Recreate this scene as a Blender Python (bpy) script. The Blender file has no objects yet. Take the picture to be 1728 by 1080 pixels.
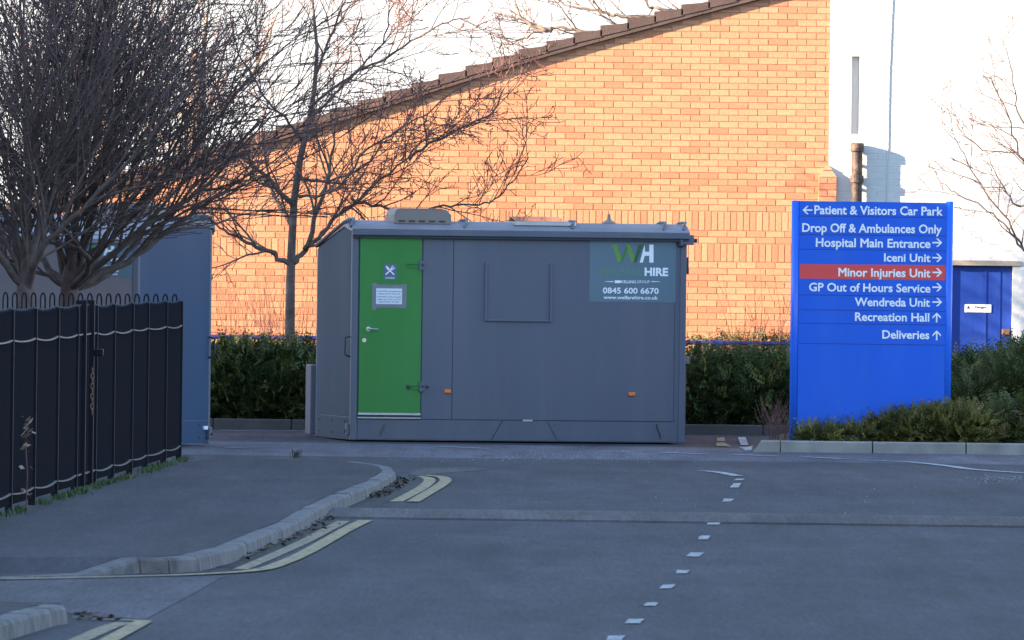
import bpy, bmesh, math, random
from math import sin, cos, tan, pi, radians, atan2, sqrt
from mathutils import Vector, Matrix, Quaternion, noise

sc = bpy.context.scene
R = random.Random(7)

# ------------------------------------------------------------------ camera
FPX = 19200.0                      # focal length in photo pixels (1728 wide): a 400 mm lens
HC = 1.99
ROLL = radians(0.7)
PITCH = math.atan(90 / FPX)
cF = Vector((0, cos(PITCH), -sin(PITCH))); cU = Vector((0, sin(PITCH), cos(PITCH))); cR = Vector((1, 0, 0))
CAM = Vector((0, 0, HC))
cd = bpy.data.cameras.new("camera"); cam = bpy.data.objects.new("camera", cd); sc.collection.objects.link(cam)
cd.sensor_width = 36; cd.lens = FPX / 1728 * 36; cd.clip_start = 1; cd.clip_end = 3000
_r = cR * cos(ROLL) + cU * sin(ROLL); _u = cU * cos(ROLL) - cR * sin(ROLL); _z = -cF
cam.matrix_world = Matrix(((_r.x, _u.x, _z.x, 0), (_r.y, _u.y, _z.y, 0), (_r.z, _u.z, _z.z, HC), (0, 0, 0, 1)))
sc.camera = cam
cd.dof.use_dof = True; cd.dof.focus_distance = 126; cd.dof.aperture_fstop = 22

# ------------------------------------------------------------------ light
SUN_EL = radians(15); SUN_A = radians(18)     # A: angle between the sun's path and the brick wall
d_sun = Vector((cos(SUN_EL) * cos(SUN_A), cos(SUN_EL) * sin(SUN_A), -sin(SUN_EL)))
sl = bpy.data.lights.new("sun", 'SUN'); so = bpy.data.objects.new("sun", sl); sc.collection.objects.link(so)
sl.energy = 5.0; sl.angle = radians(0.5); sl.color = (1.0, 0.78, 0.56)
so.rotation_mode = 'QUATERNION'; so.rotation_quaternion = d_sun.to_track_quat('-Z', 'Y'); so.location = (-60, 100, 40)
w = bpy.data.worlds.new("World"); sc.world = w; w.use_nodes = True
nt = w.node_tree; bgn = nt.nodes["Background"]
sky = nt.nodes.new("ShaderNodeTexSky"); sky.sky_type = 'NISHITA'; sky.sun_disc = False
sky.sun_elevation = SUN_EL; sky.sun_rotation = atan2(-d_sun.x, -d_sun.y)
sky.air_density = 1.0; sky.dust_density = 0.4; sky.ozone_density = 2.0
# thin white winter haze low in the sky, all round the horizon
wtc = nt.nodes.new("ShaderNodeTexCoord"); wsx = nt.nodes.new("ShaderNodeSeparateXYZ"); nt.links.new(wtc.outputs["Generated"], wsx.inputs[0])
wmr = nt.nodes.new("ShaderNodeMapRange"); wmr.interpolation_type = 'SMOOTHSTEP'; wmr.inputs[1].default_value = 0.0; wmr.inputs[2].default_value = 0.22; wmr.inputs[3].default_value = 0.9; wmr.inputs[4].default_value = 0.0; nt.links.new(wsx.outputs[2], wmr.inputs[0])
wmx = nt.nodes.new("ShaderNodeMix"); wmx.data_type = 'RGBA'; wmx.inputs[7].default_value = (2.1, 2.04, 2.12, 1); nt.links.new(wmr.outputs[0], wmx.inputs[0]); nt.links.new(sky.outputs[0], wmx.inputs[6])
nt.links.new(wmx.outputs[2], bgn.inputs[0]); bgn.inputs[1].default_value = 0.15
sc.view_settings.view_transform = 'Standard'; sc.view_settings.look = 'None'; sc.view_settings.gamma = 1.0
sc.view_settings.exposure = 2.1
sc.render.engine = 'CYCLES'

# ------------------------------------------------------------------ pixel -> world
def ray(px, py):
    dx, dy = px - 864, py - 540
    u = dx * cos(ROLL) + dy * sin(ROLL); v = dx * sin(ROLL) - dy * cos(ROLL)
    return (cR * u + cU * v + cF * FPX).normalized()
def G(px, py, z=0.0):
    d = ray(px, py); return CAM + d * ((z - HC) / d.z)
def D(px, py, y):
    d = ray(px, py); return CAM + d * (y / d.y)
def onplane(px, py, p0, n):
    d = ray(px, py); return CAM + d * ((p0 - CAM).dot(n) / d.dot(n))

# ------------------------------------------------------------------ object helpers
class MB:
    def __init__(s): s.v = []; s.f = []; s.c = []; s.cur = (1, 1, 1)
    def add(s, vs, fs):
        b = len(s.v); s.v += [tuple(p) for p in vs]; s.f += [tuple(i + b for i in f) for f in fs]; s.c += [s.cur] * len(vs)
    def box(s, x0, x1, y0, y1, z0, z1, M=None):
        vs = [Vector((x, y, z)) for z in (z0, z1) for y in (y0, y1) for x in (x0, x1)]
        if M is not None: vs = [M @ p for p in vs]
        s.add(vs, [(0, 2, 3, 1), (4, 5, 7, 6), (0, 1, 5, 4), (2, 6, 7, 3), (0, 4, 6, 2), (1, 3, 7, 5)])
    def bbox(s, x0, x1, y0, y1, z0, z1, b=.01, M=None):
        """box with bevelled (chamfered) edges all round"""
        b = min(b, (x1 - x0) / 2.01, (y1 - y0) / 2.01, (z1 - z0) / 2.01)
        bm = bmesh.new(); bmesh.ops.create_cube(bm, size=1)
        for v in bm.verts: v.co = Vector(((x0 + x1) / 2 + v.co.x * (x1 - x0), (y0 + y1) / 2 + v.co.y * (y1 - y0), (z0 + z1) / 2 + v.co.z * (z1 - z0)))
        bmesh.ops.bevel(bm, geom=list(bm.edges), offset=b, segments=2, affect='EDGES', profile=.5)
        s.bm(bm, M); bm.free()
    def bm(s, bm, M=None):
        bm.verts.index_update()
        s.add([(M @ v.co) if M is not None else v.co.copy() for v in bm.verts], [tuple(v.index for v in f.verts) for f in bm.faces])
    def prism(s, pts, vec, M=None):
        """closed polygon pts (3D) extruded by vec"""
        n = len(pts); vec = Vector(vec); P = [Vector(p) for p in pts]; vs = P + [p + vec for p in P]
        if M is not None: vs = [M @ p for p in vs]
        s.add(vs, [tuple(range(n))[::-1], tuple(range(n, 2 * n))] + [(i, (i + 1) % n, n + (i + 1) % n, n + i) for i in range(n)])
    def tube(s, pts, rad, n=6, cap=True):
        pts = [Vector(p) for p in pts]; m = len(pts)
        if not hasattr(rad, '__len__'): rad = [rad] * m
        b = len(s.v); ref = None
        for i, p in enumerate(pts):
            t = (pts[min(i + 1, m - 1)] - pts[max(i - 1, 0)])
            if t.length < 1e-9: t = Vector((0, 0, 1))
            t.normalize()
            if ref is None: ref = t.orthogonal().normalized()
            a = ref - t * ref.dot(t)
            if a.length < 1e-6: a = t.orthogonal()
            a.normalize(); ref = a; c = t.cross(a)
            for k in range(n):
                q = p + (a * cos(2 * pi * k / n) + c * sin(2 * pi * k / n)) * rad[i]
                s.v.append((q.x, q.y, q.z)); s.c.append(s.cur)
        for i in range(m - 1):
            for k in range(n):
                k2 = (k + 1) % n
                s.f.append((b + i * n + k, b + i * n + k2, b + (i + 1) * n + k2, b + (i + 1) * n + k))
        if cap:
            s.f.append(tuple(b + k for k in range(n))[::-1]); s.f.append(tuple(b + (m - 1) * n + k for k in range(n)))
    def cyl(s, p0, p1, r, n=16): s.tube([p0, p1], r, n)
    def build(s, name, mat, parent=None, smooth=False, col=False):
        me = bpy.data.meshes.new(name); me.from_pydata(s.v, [], s.f); me.update()
        if col:
            a = me.color_attributes.new("col", 'FLOAT_COLOR', 'POINT')
            flat = []
            for c in s.c: flat += [c[0], c[1], c[2], 1.0]
            a.data.foreach_set("color", flat)
        if smooth: me.polygons.foreach_set("use_smooth", [True] * len(me.polygons))
        o = bpy.data.objects.new(name, me); sc.collection.objects.link(o)
        if mat: me.materials.append(mat)
        if parent: o.parent = parent
        return o
def empty(name, loc=(0, 0, 0), rz=0.0):
    o = bpy.data.objects.new(name, None); sc.collection.objects.link(o); o.location = loc; o.rotation_euler = (0, 0, rz)
    o.empty_display_size = .2; return o
def tag(o, label, cat, group=None, kind=None):
    o["label"] = label; o["category"] = cat
    if group: o["group"] = group
    if kind: o["kind"] = kind
    return o
def struct(o): o["kind"] = "structure"; return o

# ------------------------------------------------------------------ materials
def mat(name, base, rough=.6, var=.12, scale=6.0, bump=.0, bscale=None, metal=0.0, spec=.5, stain=None, sscale=1.2, samt=.5, attr=False, stretch=None, coat=0.0):
    m = bpy.data.materials.new(name); m.use_nodes = True; t = m.node_tree; N = t.nodes; L = t.links
    p = N["Principled BSDF"]; p.inputs["Roughness"].default_value = rough; p.inputs["Metallic"].default_value = metal
    p.inputs["Specular IOR Level"].default_value = spec; p.inputs["Coat Weight"].default_value = coat
    tc = N.new("ShaderNodeTexCoord"); vec = tc.outputs["Object"]
    if stretch:
        mp = N.new("ShaderNodeMapping"); mp.inputs["Scale"].default_value = stretch; L.new(vec, mp.inputs[0]); vec = mp.outputs[0]
    n1 = N.new("ShaderNodeTexNoise"); n1.inputs["Scale"].default_value = scale; n1.inputs["Detail"].default_value = 6; L.new(vec, n1.inputs["Vector"])
    mr = N.new("ShaderNodeMapRange"); mr.inputs[1].default_value = .25; mr.inputs[2].default_value = .75; mr.inputs[3].default_value = 1 - var; mr.inputs[4].default_value = 1 + var
    L.new(n1.outputs["Fac"], mr.inputs[0])
    mul = N.new("ShaderNodeVectorMath"); mul.operation = 'SCALE'
    if attr:
        at = N.new("ShaderNodeAttribute"); at.attribute_name = "col"; L.new(at.outputs["Color"], mul.inputs[0])
    else:
        mul.inputs[0].default_value = base
    L.new(mr.outputs[0], mul.inputs["Scale"]); col = mul.outputs[0]
    if stain:
        n2 = N.new("ShaderNodeTexNoise"); n2.inputs["Scale"].default_value = sscale; n2.inputs["Detail"].default_value = 8; n2.inputs["Roughness"].default_value = .65; L.new(vec, n2.inputs["Vector"])
        r2 = N.new("ShaderNodeMapRange"); r2.inputs[1].default_value = .45; r2.inputs[2].default_value = .7; r2.inputs[3].default_value = 0; r2.inputs[4].default_value = samt; L.new(n2.outputs["Fac"], r2.inputs[0])
        mx = N.new("ShaderNodeMix"); mx.data_type = 'RGBA'; mx.inputs[7].default_value = (*stain, 1); L.new(r2.outputs[0], mx.inputs[0]); L.new(col, mx.inputs[6]); col = mx.outputs[2]
    L.new(col, p.inputs["Base Color"])
    if bump:
        nb = N.new("ShaderNodeTexNoise"); nb.inputs["Scale"].default_value = bscale or scale * 8; nb.inputs["Detail"].default_value = 5; L.new(vec, nb.inputs["Vector"])
        bp = N.new("ShaderNodeBump"); bp.inputs["Strength"].default_value = bump; bp.inputs["Distance"].default_value = .01; L.new(nb.outputs["Fac"], bp.inputs["Height"]); L.new(bp.outputs[0], p.inputs["Normal"])
    return m
def asphalt(name, a, b, c, chip=.25):
    m = bpy.data.materials.new(name); m.use_nodes = True; t = m.node_tree; N = t.nodes; L = t.links
    p = N["Principled BSDF"]; p.inputs["Roughness"].default_value = .85; p.inputs["Specular IOR Level"].default_value = .3
    tc = N.new("ShaderNodeTexCoord")
    def noi(scale, detail, sx=1, sy=1, rough=.55):
        mp = N.new("ShaderNodeMapping"); mp.inputs["Scale"].default_value = (sx, sy, 1); L.new(tc.outputs["Object"], mp.inputs[0])
        n = N.new("ShaderNodeTexNoise"); n.inputs["Scale"].default_value = scale; n.inputs["Detail"].default_value = detail; n.inputs["Roughness"].default_value = rough; L.new(mp.outputs[0], n.inputs["Vector"]); return n.outputs["Fac"]
    def mix(f, lo, hi, ca, cb):
        r = N.new("ShaderNodeMapRange"); r.inputs[1].default_value = lo; r.inputs[2].default_value = hi; L.new(f, r.inputs[0])
        x = N.new("ShaderNodeMix"); x.data_type = 'RGBA'; L.new(r.outputs[0], x.inputs[0])
        for k, cc in ((6, ca), (7, cb)):
            if isinstance(cc, tuple): x.inputs[k].default_value = (*cc, 1)
            else: L.new(cc, x.inputs[k])
        return x.outputs[2]
    base = mix(noi(.9, 6, 1, .25, .7), .35, .65, a, b)              # broad wear and patches
    base = mix(noi(2.2, 5, 1, .12, .6), .58, .75, base, c)          # long tyre-worn streaks
    base = mix(noi(55, 3, 1, .3, .8), .60, .72, base, tuple(min(1, x * (1 + chip * 4)) for x in b))   # pale chippings
    base = mix(noi(38, 3, 1, .3, .8), .62, .72, base, tuple(x * .6 for x in a))
    r3 = N.new("ShaderNodeMapRange"); r3.inputs[1].default_value = .3; r3.inputs[2].default_value = .7; r3.inputs[3].default_value = .80; r3.inputs[4].default_value = 1.20; L.new(noi(4.5, 8, 1, .05, .75), r3.inputs[0])
    vm = N.new("ShaderNodeVectorMath"); vm.operation = 'SCALE'; L.new(base, vm.inputs[0]); L.new(r3.outputs[0], vm.inputs["Scale"]); base = vm.outputs[0]
    r5 = N.new("ShaderNodeMapRange"); r5.inputs[1].default_value = .3; r5.inputs[2].default_value = .7; r5.inputs[3].default_value = .62; r5.inputs[4].default_value = 1.38; L.new(noi(34, 5, 1, .035, .8), r5.inputs[0])
    vm = N.new("ShaderNodeVectorMath"); vm.operation = 'SCALE'; L.new(base, vm.inputs[0]); L.new(r5.outputs[0], vm.inputs["Scale"]); base = vm.outputs[0]
    r6 = N.new("ShaderNodeMapRange"); r6.inputs[1].default_value = .35; r6.inputs[2].default_value = .65; r6.inputs[3].default_value = .76; r6.inputs[4].default_value = 1.24; L.new(noi(1.6, 7, 1, .07, .7), r6.inputs[0])
    vm = N.new("ShaderNodeVectorMath"); vm.operation = 'SCALE'; L.new(base, vm.inputs[0]); L.new(r6.outputs[0], vm.inputs["Scale"]); base = vm.outputs[0]
    r4 = N.new("ShaderNodeMapRange"); r4.inputs[1].default_value = .35; r4.inputs[2].default_value = .65; r4.inputs[3].default_value = .80; r4.inputs[4].default_value = 1.20; L.new(noi(.35, 4, 1, .3, .6), r4.inputs[0])
    vm = N.new("ShaderNodeVectorMath"); vm.operation = 'SCALE'; L.new(base, vm.inputs[0]); L.new(r4.outputs[0], vm.inputs["Scale"]); base = vm.outputs[0]
    L.new(base, p.inputs["Base Color"])
    bp = N.new("ShaderNodeBump"); bp.inputs["Strength"].default_value = .5; bp.inputs["Distance"].default_value = .01; L.new(noi(90, 4), bp.inputs["Height"]); L.new(bp.outputs[0], p.inputs["Normal"])
    return m
def worn_paint(name, base, under, amt):
    """road paint worn through to the asphalt in patches"""
    return mat(name, base, .8, .15, 9, .3, 90, stain=under, sscale=7, samt=amt)

M = {}
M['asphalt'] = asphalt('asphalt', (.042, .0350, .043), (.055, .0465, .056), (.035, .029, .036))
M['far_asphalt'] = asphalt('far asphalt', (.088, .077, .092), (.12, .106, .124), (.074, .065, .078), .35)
M['bay_asphalt'] = asphalt('bay asphalt', (.040, .035, .042), (.052, .046, .055), (.034, .030, .036), .2)
M['pavement'] = asphalt('pavement asphalt', (.037, .029, .0345), (.048, .0385, .045), (.030, .024, .029), .12)
M['patch'] = asphalt('old asphalt patch', (.066, .056, .066), (.085, .073, .084), (.055, .047, .055), .2)
M['gutter'] = asphalt('gutter dirt', (.040, .031, .030), (.058, .046, .043), (.030, .023, .022), .2)
M['hump'] = asphalt('hump surfacing', (.070, .055, .055), (.090, .072, .070), (.058, .046, .046), .2)
M['kerb'] = mat('kerb concrete', (.150, .130, .130), .88, .30, 7, .4, 60, stain=(.058, .050, .05), sscale=4, samt=.95)
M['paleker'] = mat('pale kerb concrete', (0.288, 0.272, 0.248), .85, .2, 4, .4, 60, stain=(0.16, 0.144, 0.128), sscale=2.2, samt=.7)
M['darkkerb'] = mat('dark kerb concrete', (0.088, 0.08, 0.076), .85, .25, 5, .4, 60, stain=(0.04, 0.036, 0.032), sscale=2.5, samt=.8)  # kerb behind the cabins, darker and blotchier than the others
M['yellow'] = mat('worn yellow road paint', (.38, .265, .125), .85, .15, 9, .3, 90, stain=(.10, .085, .08), sscale=14, samt=.95, stretch=(1, .3, 1))
M['oldyellow'] = mat('old yellow road paint', (.30, .215, .12), .85, .15, 9, .3, 90, stain=(.065, .057, .06), sscale=14, samt=1.0, stretch=(1, .3, 1))
M['white'] = mat('worn white road paint', (.37, .36, .365), .85, .15, 9, .3, 90, stain=(.10, .09, .095), sscale=16, samt=.9, stretch=(1, .3, 1))
M['soil'] = mat('soil', (0.048, 0.0336, 0.024), .95, .4, 6, .9, 25, stain=(0.08, 0.064, 0.04), sscale=5)
M['ground'] = mat('rough ground', (.10, .10, .08), .95, .3, .5, .3, 8)
M['brick'] = mat('brick faces', (1, 1, 1), .9, .16, 30, .5, 90, attr=True)
M['mortar'] = mat('raked mortar', (.42, .20, .12), .95, .2, 8, .6, 60)
M['tile'] = mat('brown concrete tile', (.110, .070, .061), .9, .2, 6, .4, 60, stain=(.07, .05, .043), sscale=4)
M['whitewall'] = mat('white masonry paint', (0.64, 0.632, 0.616), .8, .04, 3, .35, 25, stain=(0.56, 0.552, 0.528), sscale=1.2, samt=.5)
M['iron'] = mat('weathered iron', (.055, .035, .028), .6, .4, 14, .6, 40, stain=(.22, .14, .10), sscale=9, samt=.8)
M['unit'] = mat('slate grey coated steel', (.118, .127, .165), .5, .08, 1.4, .12, 260, spec=.35, stain=(.155, .155, .175), sscale=2.6, samt=.6, stretch=(1, 1, .10))
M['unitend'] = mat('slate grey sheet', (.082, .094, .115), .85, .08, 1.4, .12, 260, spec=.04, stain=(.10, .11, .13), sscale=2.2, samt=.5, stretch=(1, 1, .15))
M['skyend'] = mat('skylight tinted sheet', (.030, .066, .135), .55, .07, 1.4, .1, 260, spec=.2, stain=(.045, .08, .14), sscale=2.2, samt=.5, stretch=(1, 1, .15))  # same cabin steel, blue skylight on this end put into the colour
M['rear'] = mat('bounce warmed sheet', (.20, .168, .17), .6, .07, 1.4)  # same cabin steel, warm bounced sunlight put into the colour
M['roof'] = mat('grey roof sheet', (.255, .23, .25), .55, .12, 3, .1, 60, spec=.3, stain=(.16, .145, .15), sscale=2, samt=.5)
M['seam'] = mat('dark sealant', (.045, .05, .065), .7, .1)
M['green'] = mat('green door paint', (.032, .225, .038), .42, .07, 2.5, .08, 200, spec=.4, stain=(.05, .235, .06), sscale=2.4, samt=.4, stretch=(1, 1, .15))
M['steel'] = mat('bare steel', (.55, .55, .56), .3, .1, 12, metal=.9)
M['darksteel'] = mat('dark fittings', (.025, .025, .03), .4, .2)
M['alu'] = mat('aluminium strip', (0.44, 0.448, 0.464), .35, .12, 20, metal=.6)
M['acgrey'] = mat('grey plastic housing', (.25, .205, .185), .6, .08, 4, spec=.3)
M['panelglass'] = mat('skylight acrylic', (.35, .22, .19), .08, .05, 4, coat=.5)
M['orange'] = mat('orange marker', (.95, .20, .02), .3, .05, spec=.6)
M['logopanel'] = mat('blue grey vinyl', (.115, .175, .215), .4, .05, 2)
M['wgreen'] = mat('vinyl green', (0.136, 0.304, 0.048), .35, .08, 4)
M['wgreen2'] = mat('vinyl deep green', (0.056, 0.192, 0.048), .35, .08, 4)
M['wgreen3'] = mat('vinyl dark green', (0.024, 0.104, 0.048), .35, .08, 4)
M['ghostgreen'] = mat('vinyl faded green', (.105, .225, .165), .35, .05, 4)
M['vwhite'] = mat('white vinyl', (.90, .91, .91), .4, .03)
M['paper'] = mat('white paper', (.78, .80, .84), .7, .03)
M['ink'] = mat('dark ink', (.03, .035, .06), .6, .05)
M['tape'] = mat('grey tape', (0.2, 0.2, 0.232), .4, .1, 10)
M['bluevinyl'] = mat('blue vinyl', (.09, .14, .22), .4, .05)
M['signblue'] = mat('sign blue enamel', (.014, .118, .66), .45, .05, 2, .03, 60, spec=.25, stain=(.035, .15, .66), sscale=2.4, samt=.5, stretch=(1, 1, .2))
M['postblue'] = mat('sign post blue', (.022, .150, .78), .3, .05, 2, spec=.5)  # board blue lightened: highlights on the round posts put into the colour
M['signred'] = mat('sign red vinyl', (.78, .06, .055), .4, .05, 2)
M['signline'] = mat('panel joint', (.01, .025, .25), .6, .05)
M['bluedoor'] = mat('blue door paint', (.014, .050, .30), .5, .15, 4, .15, 30, spec=.25, stain=(.05, .10, .34), sscale=2.6, samt=.55, stretch=(1, 1, .15))
M['bluerail'] = mat('blue rail paint', (.025, .028, .17), .5, .2, 6)
M['lintel'] = mat('concrete lintel', (0.336, 0.288, 0.232), .9, .15, 6, .3)
M['fence'] = mat('black fence paint', (.006, .0065, .013), .5, .2, 8, spec=.15)
M['fencerail'] = mat('sky sheen rail paint', (.10, .10, .11), .35, .25, 8, spec=.6)  # sky sheen on the black rails put into a paler base colour
M['rust'] = mat('rusty chain', (.20, .10, .06), .8, .4, 20)
M['bark'] = mat('brown twiggy bark', (.104, .070, .062), .9, .35, 10, .6, 40, stain=(.17, .14, .11), sscale=5, samt=.5)
M['twig'] = mat('brown twigs left', (.122, .076, .070), .85, .3, 8)
M['bark2'] = mat('brown bark', (.105, .075, .064), .9, .35, 10, .6, 40, stain=(.21, .17, .14), sscale=5, samt=.6)  # brown bark, warmed to carry some sunlight in its colour
M['twig2'] = mat('red brown twigs', (.165, .074, .060), .85, .3, 8)  # red-brown twigs, brightened so warm sunlight sits in the colour
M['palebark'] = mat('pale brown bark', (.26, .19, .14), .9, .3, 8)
M['leaf'] = mat('yew leaves', (1, 1, 1), .55, .15, 20, attr=True, spec=.3)
M['dead'] = mat('dead leaves', (1, 1, 1), .8, .2, 20, attr=True)
M['wire'] = mat('cable sheath', (.30, .30, .32), .6, .05)
M['render'] = mat('buff render', (.34, .27, .20), .9, .1, 2, .3, 20)
M['glass'] = mat('dark glazing', (.03, .035, .04), .08, .05)

# ------------------------------------------------------------------ text
def text_mesh(body, bold=.012, spacing=1.0):
    cu = bpy.data.curves.new("t", 'FONT'); cu.body = body; cu.size = 1; cu.bevel_depth = bold; cu.bevel_resolution = 0; cu.extrude = .01; cu.resolution_u = 3; cu.space_character = spacing
    o = bpy.data.objects.new("t", cu); sc.collection.objects.link(o)
    dg = bpy.context.evaluated_depsgraph_get(); me = bpy.data.meshes.new_from_object(o.evaluated_get(dg))
    vs = [v.co.copy() for v in me.vertices]; fs = [tuple(p.vertices) for p in me.polygons]
    bpy.data.objects.remove(o); bpy.data.curves.remove(cu); bpy.data.meshes.remove(me)
    return vs, fs
CAPH = None
def put_text(mb, body, x0, x1, zb, capz, org, ex, ez, en, depth=.003, bold=.012):
    """letters between x0..x1 on baseline zb with cap height capz, in the frame org + ex*x + ez*z, raised along en"""
    global CAPH
    if CAPH is None:
        hv, _ = text_mesh("H", 0); CAPH = max(v.y for v in hv) - min(v.y for v in hv)
    vs, fs = text_mesh(body, bold)
    a = min(v.x for v in vs); b = max(v.x for v in vs); sx = (x1 - x0) / (b - a); sz = capz / CAPH
    zm = min(v.z for v in vs); zM = max(v.z for v in vs)
    mb.add([org + ex * (x0 + (v.x - a) * sx) + ez * (zb + v.y * sz) + en * ((v.z - zm) / (zM - zm) * depth + .0005) for v in vs], fs)

# ------------------------------------------------------------------ ground
def zg(y):                                   # the parking bay rises slightly towards the planting
    t = min(1, max(0, (y - 129.0) / 4.0)); return .05 * t
def sheet(name, quadpts, m, z):
    mb = MB(); mb.add([(p[0], p[1], z) for p in quadpts], [tuple(range(len(quadpts)))]); return struct(mb.build(name, m))
def Gt(px, py):
    p = G(px, py)
    for _ in range(12): p = G(px, py, zg(p.y))
    return p
sheet("ground", [(-400, -150), (400, -150), (400, 700), (-400, 700)], M['ground'], -.02)
mb = MB()
ys = [-30, 0, 30, 60, 80, 100, 110, 118]
mb.add([(x, y, 0) for y in ys for x in (-60, 30)], [(2 * i, 2 * i + 1, 2 * i + 3, 2 * i + 2) for i in range(len(ys) - 1)])
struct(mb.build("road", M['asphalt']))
mb = MB()                                    # cross road in front of the units, paler and gritty
mb.add([(x, y, 0) for y in (118, 121, 124, 126.9) for x in (-60, 40)], [(2 * i, 2 * i + 1, 2 * i + 3, 2 * i + 2) for i in range(3)])
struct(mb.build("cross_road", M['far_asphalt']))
mb = MB()
ys = [126.9, 129, 130, 131, 132, 133, 134, 138]
mb.add([(x, y, zg(y)) for y in ys for x in (-60, 40)], [(2 * i, 2 * i + 1, 2 * i + 3, 2 * i + 2) for i in range(len(ys) - 1)])
struct(mb.build("parking_ground", M['bay_asphalt']))

def ribbon(mb, pts, wid, z, seg=6):
    """flat strip along ground points (2D), wid in metres; smoothed"""
    P = [Vector((p[0], p[1], 0)) for p in pts]; Q = []
    for i in range(len(P) - 1):
        p0 = P[max(i - 1, 0)]; p1 = P[i]; p2 = P[i + 1]; p3 = P[min(i + 2, len(P) - 1)]
        for k in range(seg):
            t = k / seg; Q.append(.5 * ((2 * p1) + (p2 - p0) * t + (2 * p0 - 5 * p1 + 4 * p2 - p3) * t * t + (3 * p1 - p0 - 3 * p2 + p3) * t ** 3))
    Q.append(P[-1]); vs = []
    for i, q in enumerate(Q):
        t = (Q[min(i + 1, len(Q) - 1)] - Q[max(i - 1, 0)]).normalized(); n = Vector((-t.y, t.x, 0))
        vs += [q + n * wid / 2 + Vector((0, 0, z)), q - n * wid / 2 + Vector((0, 0, z))]
    mb.add(vs, [(2 * i, 2 * i + 1, 2 * i + 3, 2 * i + 2) for i in range(len(Q) - 1)])
def gp(l, z=0): return [G(x, y, z) for x, y in l]

# --- raised crossing strip (speed ramp) right across the road
a0 = G(560, 874); a1 = G(1728, 888); b0 = G(575, 851); 
yA, yB = 89.3, 91.6
mb = MB(); prof = [(-.02, yA - .02), (.012, yA), (.030, yA + .5), (.046, yA + 1.1), (.05, yA + 1.6), (.046, yB - .5), (.03, yB), (-.02, yB + .3)]
xs = [-1.62 + i * .55 for i in range(18)]
def humpx(x, y): return y + (x + 1.6) * -.055
vs = [(x, humpx(x, y), z) for x in xs for z, y in prof]; n = len(prof)
mb.add(vs, [(i * n + k, (i + 1) * n + k, (i + 1) * n + k + 1, i * n + k + 1) for i in range(len(xs) - 1) for k in range(n - 1)])
struct(mb.build("speed_hump", M['hump']))
mb = MB(); jx = [-1.5 + i * .3 for i in range(32)]
mb.add([(x, humpx(x, yA) - .06 + dy + .03 * noise.noise((x * 3, 0, 0)), .005) for x in jx for dy in (-.06, .03)], [(2 * i, 2 * i + 2, 2 * i + 3, 2 * i + 1) for i in range(31)])
struct(mb.build("road_strip", M['bay_asphalt']))

# --- left pavement: raised asphalt with concrete kerb
far_edge = [(268, 779), (330, 776), (410, 774), (500, 775), (600, 779), (645, 784)]
near_edge = [(668, 795), (640, 813), (600, 829), (560, 846), (530, 862), (500, 880), (440, 904), (390, 925), (335, 938)]
KH = .10
kt = gp(far_edge, KH) + gp([(662, 788)], KH) + gp(near_edge, KH)
kt2 = [Vector((p.x, p.y, 0)) for p in kt]
# corner into the driveway and the dropped kerb running left
corner = [G(285, 941, KH), G(235, 941, KH)]
drop = [G(150, 969, .012), G(60, 973, .012), G(-160, 981, .012)]
def offset_path(P, dist):
    out = []
    for i, p in enumerate(P):
        t = (P[min(i + 1, len(P) - 1)] - P[max(i - 1, 0)]); t.z = 0; t.normalize(); out.append(p + Vector((-t.y, t.x, 0)) * dist)
    return out
path = kt + corner + drop
path = [Vector(p) for p in path]
inner = offset_path(path, -.125)     # clockwise path: pavement lies on the right-hand side
# decide the side towards the pavement (towards negative x near the straight run)
if inner[10].x > path[10].x: inner = offset_path(path, .125)
mb = MB()
def kerbrun(mb, P, I, stone=.915, gap=.014):
    for i in range(len(P) - 1):
        a, b, ai, bi = P[i], P[i + 1], I[i], I[i + 1]; Ln = (b - a).length; k = max(1, round(Ln / stone))
        for j in range(k):
            t0 = j / k + gap / 2 / Ln; t1 = (j + 1) / k - gap / 2 / Ln
            p0, p1, q0, q1 = a.lerp(b, t0), a.lerp(b, t1), ai.lerp(bi, t0), ai.lerp(bi, t1)
            dz = R.uniform(-.003, .003); ch = min(.02, max(p0.z, .005) * .4)
            sect = []
            for p, q in ((p0, q0), (p1, q1)):
                n = (q - p); n.z = 0; n.normalize()
                sect.append([Vector((p.x, p.y, -.03)) - n * .012, Vector((p.x, p.y, p.z - ch + dz)), Vector((p.x, p.y, p.z + dz)) + n * ch, Vector((q.x, q.y, q.z + dz)), Vector((q.x, q.y, -.03))])
            mb.add(sect[0] + sect[1], [(k2, 5 + k2, 5 + (k2 + 1) % 5, (k2 + 1) % 5) for k2 in range(5)] + [(4, 3, 2, 1, 0), (5, 6, 7, 8, 9)])
kerbrun(mb, path, inner)
struct(mb.build("kerb", M['kerb']))
top = [Vector((p.x, p.y, p.z + .002 if p.z > .05 else p.z + .002)) for p in inner]
left_end = top[-1]
poly = top + [Vector((-14, left_end.y, .012)), Vector((-14, top[0].y, KH))]
bm = bmesh.new(); bv = [bm.verts.new(p) for p in poly]; f = bm.faces.new(bv); bmesh.ops.triangulate(bm, faces=[f]); bmesh.ops.recalc_face_normals(bm, faces=bm.faces)
if sum(f.normal.z for f in bm.faces) < 0: bmesh.ops.reverse_faces(bm, faces=bm.faces)
mb = MB(); mb.bm(bm); bm.free(); struct(mb.build("pavement", M['pavement']))

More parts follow.
